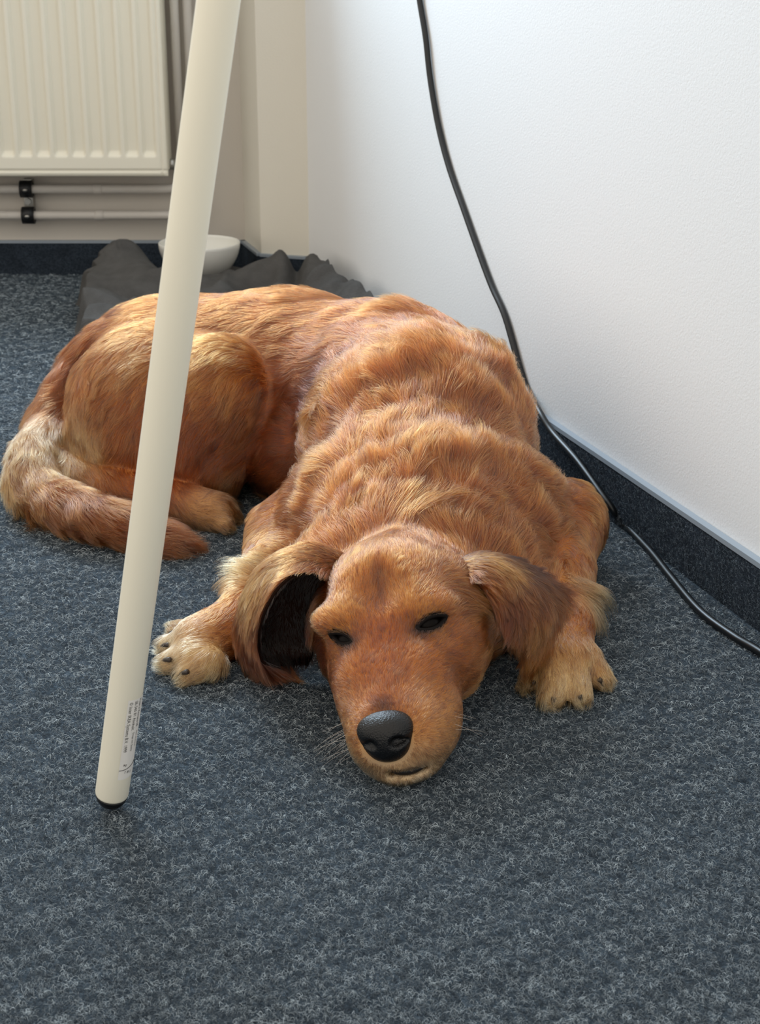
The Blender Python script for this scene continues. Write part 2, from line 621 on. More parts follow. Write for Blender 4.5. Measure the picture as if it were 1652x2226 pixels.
# heating pipes below, turning up behind the table leg
PY = 3.435
def pipe_z(py): return at_y(100, py, PY)[2]
xv = at_y(391, 300, PY)[0]
pe = empty('heating_pipe', (xv, PY, pipe_z(411)), 'upper painted heating pipe directly below the radiator', 'pipe')
zA, zB = pipe_z(411), pipe_z(468)
xk = xv + 0.028
up = [(-1.7, PY, zA), (xv - 0.03, PY, zA), (xv - 0.012, PY, zA + 0.004), (xv - 0.003, PY, zA + 0.013), (xv, PY, zA + 0.03), (xv, PY, zA + 0.034)]
v, f = tube(np.vstack([np.linspace(up[0], up[1], 4)[:-1], catmull(up[1:5], 14), np.linspace(up[4], up[5], 3)[1:]]), 0.0098, 16)
mesh_obj('pipe_run', v, f, M_PIPE, pe)
xj = at_y(213, 411, PY)[0]
v, f = tube([(xj - 0.010, PY, zA), (xj - 0.008, PY, zA), (xj + 0.008, PY, zA), (xj + 0.010, PY, zA)], [0.0099, 0.0112, 0.0112, 0.0099], 16)
mesh_obj('pipe_sleeve', v, f, M_PIPE, pe)
pe2 = empty('heating_pipe', (xv, PY, zB), 'lower painted heating pipe just above the dark skirting', 'pipe')
up = [(-1.7, PY, zB), (xk - 0.03, PY, zB), (xk - 0.012, PY, zB + 0.004), (xk - 0.003, PY, zB + 0.013), (xk, PY, zB + 0.03), (xk, PY, zB + 0.034)]
v, f = tube(np.vstack([np.linspace(up[0], up[1], 4)[:-1], catmull(up[1:5], 14), np.linspace(up[4], up[5], 3)[1:]]), 0.0098, 16)
mesh_obj('pipe_run', v, f, M_PIPE, pe2)
v, f = tube([(xj - 0.010, PY, zB), (xj - 0.008, PY, zB), (xj + 0.008, PY, zB), (xj + 0.010, PY, zB)], [0.0099, 0.0112, 0.0112, 0.0099], 16)
mesh_obj('pipe_sleeve', v, f, M_PIPE, pe2)

for xr, zr, lab in ((xv, zA, 'painted riser pipe beside the radiator, nearest to its side'), (xk, zB, 'painted riser pipe second from the radiator, behind the table leg')):
    v, f = tube([(xr, PY, zr + 0.0345), (xr, PY, 0.6), (xr, PY, 1.0)], 0.0098, 16)
    tag(mesh_obj('riser_pipe', v, f, M_PIPE), lab, 'pipe')

# pipe bracket: steel rail on the wall, two black rubber lined clips
xb = at_y(60, 440, PY)[0]
be = empty('pipe_bracket', (xb, PY, zB), 'black and steel twin clamp holding the two heating pipes', 'bracket')
bm = bmesh.new(); add_box(bm, xb - 0.010, xb + 0.010, PY + 0.0105, 3.4698, zB - 0.016, zA + 0.020, 0.001)
bm_obj('rail', bm, M_STEEL, be, True, 40)
for zc in (zA, zB):
    rr = [(0.0120, -0.0135), (0.0190, -0.0135), (0.0190, 0.0135), (0.0120, 0.0135)]
    verts, faces = [], []
    ns = 24
    for i in range(ns):
        a = 2 * math.pi * i / ns
        for r, x in rr: verts.append((xb + x, PY + math.cos(a) * r * 0.86, zc + math.sin(a) * r))
    for i in range(ns):
        for j in range(4):
            a, b = i * 4 + j, i * 4 + (j + 1) % 4
            c, d = ((i + 1) % ns) * 4 + (j + 1) % 4, ((i + 1) % ns) * 4 + j
            faces.append((a, b, c, d))
    ring_o = mesh_obj('clamp_ring', verts, faces, M_RUBBER, be)
    bm = bmesh.new()
    bmesh.ops.create_uvsphere(bm, u_segments=12, v_segments=8, radius=0.0052, matrix=Matrix.Translation((xb, PY - 0.0165, zc)) @ Matrix.Diagonal((1.1, 0.5, 0.75, 1)))
    bm_obj('screw', bm, M_STEEL, ring_o)
bm = bmesh.new()
bmesh.ops.create_cone(bm, cap_ends=True, segments=6, radius1=0.008, radius2=0.007, depth=0.006,
                      matrix=Matrix.Translation((xb, PY + 0.008, (zA + zB) / 2)) @ Matrix.Rotation(math.pi / 2, 4, 'X'))
bm_obj('hex_nut', bm, M_STEEL, be, False)

# ------------------------------------------------------------------ blanket (crumpled fleece) and bowl
def sstep(x, a, b):
    t = np.clip((x - a) / (b - a), 0, 1)
    return t * t * (3 - 2 * t)


def ridge(x, y, a, b, w, h, sharp=1.0):
    a, b = np.array(a[:2]), np.array(b[:2])
    d = b - a; L2 = d @ d
    t = np.clip(((x - a[0]) * d[0] + (y - a[1]) * d[1]) / L2, 0, 1)
    dist = np.hypot(x - a[0] - t * d[0], y - a[1] - t * d[1])
    return h * np.exp(-(dist / w) ** 2 * sharp)


BL = dict(nx=190, ny=150)
# outline of the cloth on the floor
bl_poly = [at_z(170, 775), at_z(172, 700), at_z(205, 640), np.array([-0.64, 3.16, 0]), np.array([-0.55, 3.30, 0]), np.array([-0.42, 3.36, 0]),
           np.array([-0.25, 3.32, 0]), np.array([-0.15, 3.22, 0]), np.array([-0.11, 3.05, 0]), np.array([-0.03, 2.84, 0]), np.array([0.02, 2.66, 0]),
           np.array([0.0, 2.46, 0]), np.array([-0.15, 2.38, 0]), np.array([-0.40, 2.42, 0]), at_z(200, 800)]
bl_poly = catmull([p for p in bl_poly] + [bl_poly[0]], 90)
cx, cy = -0.27, 2.86
ang = np.arctan2(bl_poly[:, 1] - cy, bl_poly[:, 0] - cx)
rad_ = np.hypot(bl_poly[:, 1] - cy, bl_poly[:, 0] - cx)
o_ = np.argsort(ang)
ang, rad_ = ang[o_], rad_[o_]
na, nr = 240, 90
verts = []
th = np.linspace(-math.pi, math.pi, na, endpoint=False)
R = np.interp(th, np.concatenate([ang - 2 * math.pi, ang, ang + 2 * math.pi]), np.tile(rad_, 3))
R = R * (1 + 0.025 * np.sin(7 * th + 1) + 0.015 * np.sin(13 * th))
rr = np.concatenate([np.linspace(0.0, 0.9, nr - 22), np.linspace(0.9, 1.0, 23)[1:]])
TH, RR = np.meshgrid(th, rr, indexing='ij')
BX, BY = cx + np.cos(TH) * RR * R[:, None], cy + np.sin(TH) * RR * R[:, None]
env = sstep(1 - RR, 0.0, 0.075)
H = 0.026 + 0.012 * np.sin(BX * 21 + 3 * np.sin(BY * 9)) * np.sin(BY * 17 + 1.0 + 2 * np.sin(BX * 11))
H = H + 0.020
crest = [(-0.535, 3.19, 0.080), (-0.46, 3.07, 0.026), (-0.35, 3.07, 0.030), (-0.28, 3.09, 0.042), (-0.20, 3.09, 0.066), (-0.13, 3.07, 0.088), (-0.08, 2.93, 0.075), (-0.01, 2.72, 0.070)]
CR = np.zeros_like(H)
for (ax_, ay_, ah), (bx_, by_, bh) in zip(crest[:-1], crest[1:]):
    d_ = np.array([bx_ - ax_, by_ - ay_]); L2 = d_ @ d_
    t_ = np.clip(((BX - ax_) * d_[0] + (BY - ay_) * d_[1]) / L2, 0, 1)
    dist_ = np.hypot(BX - ax_ - t_ * d_[0], BY - ay_ - t_ * d_[1])
    CR = np.maximum(CR, (ah + (bh - ah) * t_) * np.exp(-(dist_ / 0.062) ** 2))
H = H + CR
H = H + ridge(BX, BY, (-0.58, 3.10), (-0.50, 2.72), 0.060, 0.028)
H = H + ridge(BX, BY, (-0.66, 2.98), (-0.45, 2.86), 0.018, 0.016) - ridge(BX, BY, (-0.62, 2.90), (-0.42, 2.80), 0.016, 0.018) - ridge(BX, BY, (-0.64, 3.05), (-0.44, 2.97), 0.014, 0.014)
H = H + ridge(BX, BY, (-0.60, 2.82), (-0.40, 2.74), 0.022, 0.018)
H = H - ridge(BX, BY, (-0.17, 3.14), (-0.16, 2.92), 0.014, 0.030) + ridge(BX, BY, (-0.20, 3.12), (-0.20, 2.92), 0.016, 0.014)
H = H - ridge(BX, BY, (-0.115, 3.08), (-0.13, 2.95), 0.016, 0.012) - ridge(BX, BY, (-0.06, 2.88), (-0.09, 2.80), 0.016, 0.014)
H = H - ridge(BX, BY, (-0.02, 2.78), (-0.06, 2.72), 0.014, 0.012)
H = H + ridge(BX, BY, (-0.35, 2.98), (-0.12, 2.94), 0.016, 0.016) + ridge(BX, BY, (-0.45, 2.88), (-0.15, 2.82), 0.020, 0.016)
rnd = np.random.default_rng(4)
for _ in range(26):
    a = rnd.uniform([-0.6, 2.5], [-0.02, 3.2]); t = rnd.uniform(0, math.pi); l = rnd.uniform(0.05, 0.18)
    H = H + ridge(BX, BY, a, (a[0] + l * math.cos(t), a[1] + l * math.sin(t)), rnd.uniform(0.008, 0.016), rnd.uniform(0.004, 0.012))
flat = np.exp(-(np.hypot(BX + 0.395, BY - 3.25) / 0.085) ** 4)             # the bowl stands here
H = H * (1 - flat) + 0.030 * flat
BZ = H * env + 0.003
pts_ = np.stack([BX, BY, BZ], -1)
vl = pts_.reshape(-1, 3)
idx = np.arange(na * len(rr)).reshape(na, len(rr))
faces = []
for i in range(na):
    j = (i + 1) % na
    faces += list(zip(idx[i, 1:-1], idx[j, 1:-1], idx[j, 2:], idx[i, 2:]))
    faces.append((idx[0, 0], idx[i, 1], idx[j, 1]))
vl = [tuple(p) for p in vl]
b0 = len(vl)
for i in range(na): vl.append((vl[idx[i, -1]][0], vl[idx[i, -1]][1], 0.0004))
for i in range(na): faces.append((idx[i, -1], idx[(i + 1) % na, -1], b0 + (i + 1) % na, b0 + i))
faces.append(tuple(b0 + i for i in range(na)))
used = sorted({i for f_ in faces for i in f_}); remap = {u: k for k, u in enumerate(used)}
blanket = mesh_obj('blanket', [vl[u] for u in used], [tuple(remap[i] for i in f_) for f_ in faces], M_BLANKET)
tag(blanket, 'crumpled dark grey fleece blanket on the carpet behind the dog', 'blanket')

bc = at_y(433, 527, 3.25)
BR, BB = 0.0860, 0.033
BH = bc[2] - BB
prof = [(0.0, 0.0), (0.030, 0.0), (0.034, 0.001), (0.038, 0.004)]
prof += [(0.038 + (BR - 0.038) * (1 - (1 - t) ** 1.9), 0.004 + (BH - 0.004) * t ** 1.15) for t in np.linspace(0.06, 1, 14)]
prof += [(BR - 0.0012, BH + 0.0012), (BR - 0.0030, BH)]
prof += [(0.036 + (BR - 0.039) * (1 - (1 - t) ** 1.9), 0.010 + (BH - 0.010) * t ** 1.15) for t in np.linspace(0.95, 0.0, 12)] + [(0.0, 0.009)]
ns = 64
verts, faces = [], []
for i in range(ns):
    a = 2 * math.pi * i / ns
    for r, z in prof: verts.append((bc[0] + math.cos(a) * r, bc[1] + math.sin(a) * r, BB + z))
m_ = len(prof)
for i in range(ns):
    for j in range(m_ - 1):
        faces.append((i * m_ + j, ((i + 1) % ns) * m_ + j, ((i + 1) % ns) * m_ + j + 1, i * m_ + j + 1))
bowl = mesh_obj('food_bowl', verts, faces, M_BOWL)
bmx = bmesh.new(); bmx.from_mesh(bowl.data); bmesh.ops.remove_doubles(bmx, verts=bmx.verts, dist=0.0002)
bmesh.ops.recalc_face_normals(bmx, faces=bmx.faces); bmx.to_mesh(bowl.data); bmx.free()
tag(bowl, 'white bowl standing on the grey blanket below the radiator', 'bowl')

# ================================================================== the dog
DOG_LABEL = 'golden red long haired dog lying asleep on the carpet with chin down'
dog = empty('dog', (0.0, 1.75, 0.0), DOG_LABEL, 'dog')

ROLL, YAW = math.radians(11), math.radians(4)
_cr, _sr, _cy, _sy = math.cos(ROLL), math.sin(ROLL), math.cos(YAW), math.sin(YAW)
RR_ = np.array([[_cr, 0, -_sr], [0, 1, 0], [_sr, 0, _cr]])
RY_ = np.array([[_cy, _sy, 0], [-_sy, _cy, 0], [0, 0, 1]])
HR = RY_ @ RR_                                   # head local -> world
HT = np.array([0.015, 1.204, 0.004])


def hw(p): return HR @ np.asarray(p, float) + HT
def hl(P): return (P - HT) @ HR


GOLD, ORANGE, BACK = (206, 138, 76), (188, 112, 58), (192, 118, 66)
PALE, CREAM, DARK = (226, 192, 142), (240, 220, 184), (74, 44, 28)
RUFF, RED, HEADC = (200, 130, 70), (160, 90, 48), (210, 142, 76)

PR = []


def cap(g, a, b, ra, rb, col, ln, lift=0.25, flow=None, head=False, dens=1.0, reg='coat'):
    a, b = np.asarray(a, float), np.asarray(b, float)
    if flow is None: flow = b - a
    flow = np.asarray(flow, float)
    if head: a, b, flow = hw(a), hw(b), HR @ flow
    PR.append(dict(t='c', g=g, a=a, b=b, ra=ra, rb=rb, col=lin(col), ln=ln, lift=lift, flow=flow / (np.linalg.norm(flow) + 1e-9), dens=dens, reg=reg))


def ell(g, c, r, col, ln, lift=0.25, flow=(0, 1, 0), rot=None, head=False, dens=1.0, reg='coat'):
    c, flow = np.asarray(c, float), np.asarray(flow, float)
    R = np.eye(3) if rot is None else rot
    if head: c, flow, R = hw(c), HR @ flow, HR @ R
    PR.append(dict(t='e', g=g, c=c, r=np.asarray(r, float), R=R, col=lin(col), ln=ln, lift=lift, flow=flow / (np.linalg.norm(flow) + 1e-9), dens=dens, reg=reg))


def rotz(a):
    c, s = math.cos(a), math.sin(a)
    return np.array([[c, -s, 0], [s, c, 0], [0, 0, 1]])


# ---- trunk (fur runs from the neck to the rump)
ell('trunk', (0.040, 1.545, 0.058), (0.140, 0.085, 0.078), RUFF, 0.042, 0.34, flow=(0.1, 1, 0.2))
cap('trunk', (0.035, 1.47, 0.066), (0.058, 1.62, 0.090), 0.086, 0.108, RUFF, 0.050, 0.30, flow=(0.1, 1, 0.25))
cap('trunk', (0.052, 1.62, 0.090), (0.050, 1.80, 0.137), 0.106, 0.127, GOLD, 0.056, 0.24, flow=(0.05, 1, 0.1))
cap('trunk', (0.050, 1.80, 0.137), (0.012, 1.97, 0.134), 0.127, 0.127, BACK, 0.042, 0.15, flow=(-0.45, 1, 0))
cap('trunk', (0.012, 1.97, 0.134), (-0.13, 2.075, 0.131), 0.127, 0.125, BACK, 0.040, 0.13, flow=(-1, 0.35, 0))
cap('trunk', (-0.13, 2.075, 0.131), (-0.295, 2.105, 0.130), 0.125, 0.121, ORANGE, 0.038, 0.14, flow=(-1, 0.05, -0.1))
# belly and flank falling to the floor
ell('trunk', (-0.085, 1.985, 0.075), (0.10, 0.10, 0.085), ORANGE, 0.026, 0.16, flow=(-0.55, 0.1, -0.8))
# ---- hind leg
ell('hind', (-0.300, 2.020, 0.112), (0.125, 0.105, 0.122), (200, 130, 72), 0.026, 0.16, flow=(-0.55, -0.25, -0.85), reg='hind_leg')
ell('hind', (-0.208, 1.964, 0.150), (0.074, 0.072, 0.080), (200, 130, 72), 0.024, 0.20, flow=(-0.75, -0.1, -0.6), reg='hind_leg')
ell('hind', (-0.245, 1.955, 0.075), (0.075, 0.060, 0.078), ORANGE, 0.022, 0.16, flow=(-0.6, -0.1, -0.8), reg='hind_leg')
hock = at_z(75, 1005, 0.040)
cap('hind', (-0.33, 2.0, 0.07), hock + np.array([0.03, 0.02, 0.005]), 0.072, 0.030, GOLD, 0.020, 0.16, reg='hind_leg')
toe = at_z(462, 1112, 0.022)
mid = at_z(250, 1065, 0.030)
cap('shank', hock, mid, 0.035, 0.034, GOLD, 0.018, 0.18, reg='hind_leg')
cap('shank', mid, toe, 0.034, 0.027, ORANGE, 0.016, 0.16, reg='hind_leg')
for dx, dy, px, py in ((0, 0, 493, 1098), (0, 0, 500, 1122), (0, 0, 488, 1140)):
    cap('shank', toe, at_z(px, py, 0.014), 0.018, 0.0115, PALE, 0.012, 0.2, reg='hind_leg')
# ---- tail: off the rump, down the outside, round the hock and forward along the carpet
tp = [(-0.370, 2.10, 0.185), at_y(188, 800, 2.10), at_y(118, 915, 2.05), at_z(72, 1015, 0.055), at_z(84, 1062, 0.036), at_z(150, 1106, 0.032), at_z(250, 1138, 0.029), at_z(345, 1168, 0.021), at_z(405, 1182, 0.012)]
tr = [0.036, 0.030, 0.027, 0.029, 0.030, 0.028, 0.025, 0.019, 0.007]
tcol = [ORANGE, (176, 108, 66), (196, 132, 80), (222, 182, 126), (196, 136, 82), (184, 124, 74), (184, 122, 72), (180, 112, 64), (172, 104, 58)]
tpp = catmull(tp, 33)
trr = np.interp(np.linspace(0, 8, 33), np.arange(9), tr)
tcc = np.array([[np.interp(x, np.arange(9), [c[q] for c in tcol]) for q in range(3)] for x in np.linspace(0, 8, 33)])
for i in range(32):
    cap('tail', tpp[i], tpp[i + 1], trr[i], trr[i + 1], tcc[i], 0.046, 0.32, reg='tail')
# ---- forelegs
S1, E1, W1 = np.array([-0.035, 1.65, 0.100]), np.array([-0.103, 1.695, 0.052]), at_z(525, 1352, 0.030)
cap('fore1', S1, E1, 0.072, 0.052, GOLD, 0.020, 0.2, reg='foreleg')
cap('fore1', E1, W1, 0.044, 0.029, GOLD, 0.013, 0.2, reg='foreleg')
B1 = at_z(440, 1400, 0.022)
cap('paw1', W1, B1, 0.031, 0.031, GOLD, 0.011, 0.2, reg='paw')
for (px, py), (qx, qy) in (((432, 1378), (388, 1374)), ((416, 1400), (368, 1406)), ((422, 1425), (370, 1440)), ((455, 1436), (412, 1462))):
    cap('paw1', at_z(px, py, 0.022), at_z(qx, qy, 0.012), 0.0170, 0.0130, PALE, 0.019, 0.26, reg='paw')
S2, E2, W2 = np.array([0.120, 1.65, 0.105]), np.array([0.216, 1.728, 0.058]), at_z(1222, 1368, 0.030)
cap('fore2', S2, E2, 0.080, 0.050, GOLD, 0.018, 0.2, reg='foreleg')
cap('fore2', E2, W2, 0.046, 0.030, GOLD, 0.012, 0.2, reg='foreleg')
B2 = at_z(1228, 1440, 0.024)
cap('paw2', W2, B2, 0.031, 0.030, GOLD, 0.010, 0.2, reg='paw')
for (px, py), (qx, qy) in (((1186, 1435), (1158, 1478)), ((1210, 1455), (1202, 1514)), ((1244, 1455), (1261, 1510)), ((1272, 1430), (1304, 1474))):
    cap('paw2', at_z(px, py, 0.024), at_z(qx, qy, 0.012), 0.0165, 0.0125, PALE, 0.018, 0.24, reg='paw')
# ---- head (local: x right, y back, z up, nose tip near y=0)
ell('head', (0.005, 0.188, 0.093), (0.072, 0.088, 0.069), HEADC, 0.011, 0.22, flow=(0, 1, 0.15), head=True, dens=2.2, reg='head')
for s in (-1, 1):
    ell('head', (0.036 * s + 0.010, 0.158, 0.060), (0.040, 0.060, 0.052), HEADC, 0.014, 0.22, flow=(0.75 * s, 0.9, -0.25), head=True, dens=2.0, reg='head')
    ell('head', (0.038 * s, 0.130, 0.118), (0.029, 0.023, 0.015), GOLD, 0.009, 0.25, flow=(0.25 * s, 1, 0.35), head=True, dens=2.4, reg='head')
    ell('head', (0.040 * s + 0.010, 0.205, 0.070), (0.046, 0.07, 0.06), GOLD, 0.018, 0.25, flow=(0.7 * s, 1, -0.1), head=True, dens=1.8, reg='head')
    ell('head', (0.030 * s + 0.004, 0.105, 0.064), (0.030, 0.056, 0.042), (200, 132, 72), 0.008, 0.2, flow=(0.5 * s, 1, -0.1), head=True, dens=2.6, reg='head')
cap('head', (0, 0.034, 0.052), (0, 0.130, 0.086), 0.027, 0.036, (190, 117, 64), 0.008, 0.18, flow=(0, 1, 0.2), head=True, dens=3.0, reg='head')
ell('head', (0.031, 0.056, 0.038), (0.033, 0.056, 0.036), (212, 152, 90), 0.007, 0.22, flow=(0.55, 1, -0.35), head=True, dens=3.0, reg='head')
ell('head', (-0.015, 0.056, 0.038), (0.028, 0.056, 0.034), (214, 158, 98), 0.007, 0.22, flow=(-0.55, 1, -0.35), head=True, dens=3.0, reg='head')
ell('head', (0.006, 0.064, 0.016), (0.033, 0.056, 0.020), (222, 184, 132), 0.007, 0.22, flow=(0, 1, -0.5), head=True, dens=3.0, reg='head')
ell('head', (0.004, 0.034, 0.028), (0.030, 0.026, 0.020), (226, 196, 150), 0.006, 0.22, flow=(0, 0.3, -1), head=True, dens=3.0, reg='head')
ell('head', (0.010, 0.026, 0.009), (0.022, 0.016, 0.010), (226, 206, 172), 0.006, 0.25, flow=(0, 0.3, -1), head=True, dens=3.0, reg='head')   # lower lip
EYE_R = 0.0150


def prim_d(p, P):
    if p['t'] == 'c':
        ba = p['b'] - p['a']
        pa = P - p['a']
        h = np.clip((pa @ ba) / (ba @ ba), 0, 1)
        return np.sqrt(((pa - h[..., None] * ba) ** 2).sum(-1)) - (p['ra'] + (p['rb'] - p['ra']) * h)
    q = (P - p['c']) @ p['R']
    k0 = np.sqrt(((q / p['r']) ** 2).sum(-1))
    k1 = np.sqrt(((q / p['r'] ** 2) ** 2).sum(-1)) + 1e-9
    return k0 * (k0 - 1) / k1


def bounds(p, m):
    if p['t'] == 'c':
        lo = np.minimum(p['a'] - p['ra'], p['b'] - p['rb']); hi = np.maximum(p['a'] + p['ra'], p['b'] + p['rb'])
    else:
        e = np.sqrt(((p['R'] * p['r']) ** 2).sum(1)); lo, hi = p['c'] - e, p['c'] + e
    return lo - m, hi + m


def smin(a, b, k):
    h = np.clip(0.5 + 0.5 * (b - a) / k, 0, 1)
    return b + (a - b) * h - k * h * (1 - h)


def axis(lo, hi, fl, fh, fine, coarse):
    x, v = lo, []
    while x < hi:
        v.append(x)
        x += fine if fl < x < fh else coarse
    return np.array(v)


GX = axis(-0.56, 0.36, -0.10, 0.12, 0.0025, 0.005)
GY = axis(1.16, 2.29, 1.18, 1.42, 0.0025, 0.0055)
GZ = axis(-0.012, 0.31, 0.06, 0.175, 0.0024, 0.0036)
FAR = 0.08
F = np.full((len(GX), len(GY), len(GZ)), FAR, np.float32)
GK = dict(trunk=(0.045, 0.02), hind=(0.030, 0.012), shank=(0.010, 0.006), tail=(0.008, 0.007), fore1=(0.03, 0.034), paw1=(0.0085, 0.010), fore2=(0.03, 0.030), paw2=(0.0065, 0.010), head=(0.020, 0.022))
for g, (kin, kout) in GK.items():
    ps = [p for p in PR if p['g'] == g]
    bb = [bounds(p, FAR) for p in ps]
    lo = np.min([b[0] for b in bb], 0); hi = np.max([b[1] for b in bb], 0)
    i0 = [max(0, np.searchsorted(ax, l) - 1) for ax, l in zip((GX, GY, GZ), lo)]
    i1 = [np.searchsorted(ax, h) for ax, h in zip((GX, GY, GZ), hi)]
    sub = tuple(slice(a, b) for a, b in zip(i0, i1))
    gx, gy, gz = GX[sub[0]], GY[sub[1]], GZ[sub[2]]
    P = np.stack(np.meshgrid(gx, gy, gz, indexing='ij'), -1).astype(np.float32)
    G = np.full(P.shape[:3], FAR, np.float32)
    for p in ps:
        G = smin(prim_d(p, P).astype(np.float32), G, kin)
    if g == 'head':
        Q = (P - HT) @ HR
        # stop between the eyes, and the mouth slit
        d = np.sqrt((Q[..., 0] / 0.9) ** 2 + (Q[..., 1] - 0.112) ** 2 * 0.5 + (Q[..., 2] - 0.150) ** 2) - 0.022
        G = -smin(-G, d, 0.02)
        zc = 0.0140 + 2.0 * (Q[..., 0] - 0.010) ** 2
        d = np.maximum(np.abs(Q[..., 2] - zc) - 0.0040, np.abs(Q[..., 0] - 0.012) - 0.019)
        d = np.maximum(d, Q[..., 1] - 0.020)
        G = -smin(-G, d, 0.002)
        # philtrum
        d = np.sqrt((Q[..., 0] - 0.001) ** 2 + (Q[..., 1] - 0.004) ** 2) - 0.0028
        d = np.maximum(d, Q[..., 2] - 0.04)
        G = -smin(-G, d, 0.002)
    F[sub] = smin(G, F[sub], kout)


def grid_sample(P):
    sh = P.shape[:-1]; P = P.reshape(-1, 3)
    ix, fr = [], []
    for q, ax in enumerate((GX, GY, GZ)):
        i = np.clip(np.searchsorted(ax, P[:, q]) - 1, 0, len(ax) - 2)
        ix.append(i); fr.append(np.clip((P[:, q] - ax[i]) / (ax[i + 1] - ax[i]), 0, 1))
    r = 0
    for a in (0, 1):
        for b in (0, 1):
            for c in (0, 1):
                w = (fr[0] if a else 1 - fr[0]) * (fr[1] if b else 1 - fr[1]) * (fr[2] if c else 1 - fr[2])
                r = r + w * F[ix[0] + a, ix[1] + b, ix[2] + c]
    return r.reshape(sh)


def grid_grad(P, e=0.003):
    g = np.zeros(P.shape)
    for q in range(3):
        d = np.zeros(3); d[q] = e
        g[..., q] = grid_sample(P + d) - grid_sample(P - d)
    return g / (np.linalg.norm(g, axis=-1)[..., None] + 1e-9)


def surf_at(px, py, t0=1.2, t1=2.4):
    ts = np.linspace(t0, t1, 1200)
    Pq = CAMP + ray(px, py) * ts[:, None]
    return Pq[np.argmax(grid_sample(Pq) < 0)]


# ---- eye slits: centre, long axis, short axis, normal, half width, half height
SL = []
for px, py, tilt, hw_, hh_ in ((741, 1388, -16, 0.0150, 0.0047), (941, 1353, 22, 0.0172, 0.0056)):
    c = surf_at(px, py)
    n = grid_grad(c[None], 0.008)[0]
    u = RGT * math.cos(math.radians(tilt)) + UPV * math.sin(math.radians(tilt))
    u = u - n * (u @ n); u /= np.linalg.norm(u)
    SL.append((c, u, np.cross(n, u) * (1 if np.cross(n, u)[2] > 0 else -1), n, hw_, hh_))


def slit_d(Pq, sl, grow=0.0):
    c, u, v, n, a, b = sl
    q = Pq - c
    x, y, z = q @ u, q @ v, q @ n
    a, b = a + grow, b + grow
    R_ = (a * a + b * b) / (2 * b)                            # lens of two arcs
    d = np.sqrt(x * x + (np.abs(y) + R_ - b) ** 2) - R_
    return np.maximum(d, np.abs(z) - 0.012)


ii = np.where((GX > -0.10) & (GX < 0.12))[0]; jj = np.where((GY > 1.22) & (GY < 1.40))[0]; kk = np.where((GZ > 0.05) & (GZ < 0.175))[0]
sub = (slice(ii[0], ii[-1]), slice(jj[0], jj[-1]), slice(kk[0], kk[-1]))
P = np.stack(np.meshgrid(GX[sub[0]], GY[sub[1]], GZ[sub[2]], indexing='ij'), -1)
for sl in SL:
    F[sub] = -smin(-F[sub], slit_d(P, sl).astype(np.float32), 0.003)
near_ = np.argwhere(np.abs(F) < 0.03)
Pn = np.stack([GX[near_[:, 0]], GY[near_[:, 1]], GZ[near_[:, 2]]], 1)
roll_ = np.zeros(len(Pn))
for wl, am, sd in ((0.115, 0.0014, 1), (0.075, 0.0012, 2), (0.048, 0.0005, 3)):
    r_ = np.random.default_rng(sd)
    for _ in range(5):
        k_ = r_.normal(0, 1, 3); k_ *= 2 * math.pi / wl / np.linalg.norm(k_)
        roll_ += am * 0.65 * np.sin(Pn @ k_ + r_.uniform(0, 6.28))
roll_ *= np.clip((Pn[:, 1] - 1.47) / 0.10, 0, 1) * np.clip((2.05 - Pn[:, 1]) / 0.25, 0.25, 1) * np.clip((Pn[:, 2] - 0.05) / 0.05, 0, 1)
F[tuple(near_.T)] += roll_
F = np.maximum(F, (0.003 - GZ)[None, None, :]).astype(np.float32)


def surface_nets(F, ax, ay, az):
    S = F < 0
    nx, ny, nz = F.shape
    c = np.zeros((nx - 1, ny - 1, nz - 1), np.int8)
    for i in (0, 1):
        for j in (0, 1):
            for k in (0, 1):
                c += S[i:nx - 1 + i, j:ny - 1 + j, k:nz - 1 + k]
    act = np.argwhere((c > 0) & (c < 8))
    vid = np.full(c.shape, -1, np.int64)
    vid[act[:, 0], act[:, 1], act[:, 2]] = np.arange(len(act))
    acc = np.zeros((len(act), 3)); cnt = np.zeros(len(act))
    corners = [(i, j, k) for i in (0, 1) for j in (0, 1) for k in (0, 1)]
    A = (ax, ay, az)
    for a in corners:
        for d in range(3):
            if a[d]: continue
            b = list(a); b[d] = 1
            ia, ib = act + np.array(a), act + np.array(b)
            fa, fb = F[tuple(ia.T)].astype(float), F[tuple(ib.T)].astype(float)
            m = (fa < 0) != (fb < 0)
            t = np.where(m, fa / np.where(m, fa - fb, 1), 0)
            for q in range(3):
                pa, pb = A[q][ia[:, q]], A[q][ib[:, q]]
                acc[:, q] += np.where(m, pa + (pb - pa) * t, 0)
            cnt += m
    V = acc / cnt[:, None]
    faces = []
    for d in range(3):
        e1, e2 = (d + 1) % 3, (d + 2) % 3
        sl0 = [slice(1, -1)] * 3; sl1 = [slice(1, -1)] * 3
        sl0[d] = slice(0, -1); sl1[d] = slice(1, None)
        a, b = S[tuple(sl0)], S[tuple(sl1)]
        ii = np.argwhere(a != b)
        flip = a[tuple(ii.T)]
        off = np.array([1, 1, 1]); off[d] = 0
        base = ii + off
        o1 = np.zeros(3, int); o1[e1] = 1
        o2 = np.zeros(3, int); o2[e2] = 1
        q = np.stack([vid[tuple((base - o1 - o2).T)], vid[tuple((base - o2).T)], vid[tuple(base.T)], vid[tuple((base - o1).T)]], 1)
        q[~flip] = q[~flip][:, ::-1]
        faces.append(q)
    return V, np.vstack(faces)


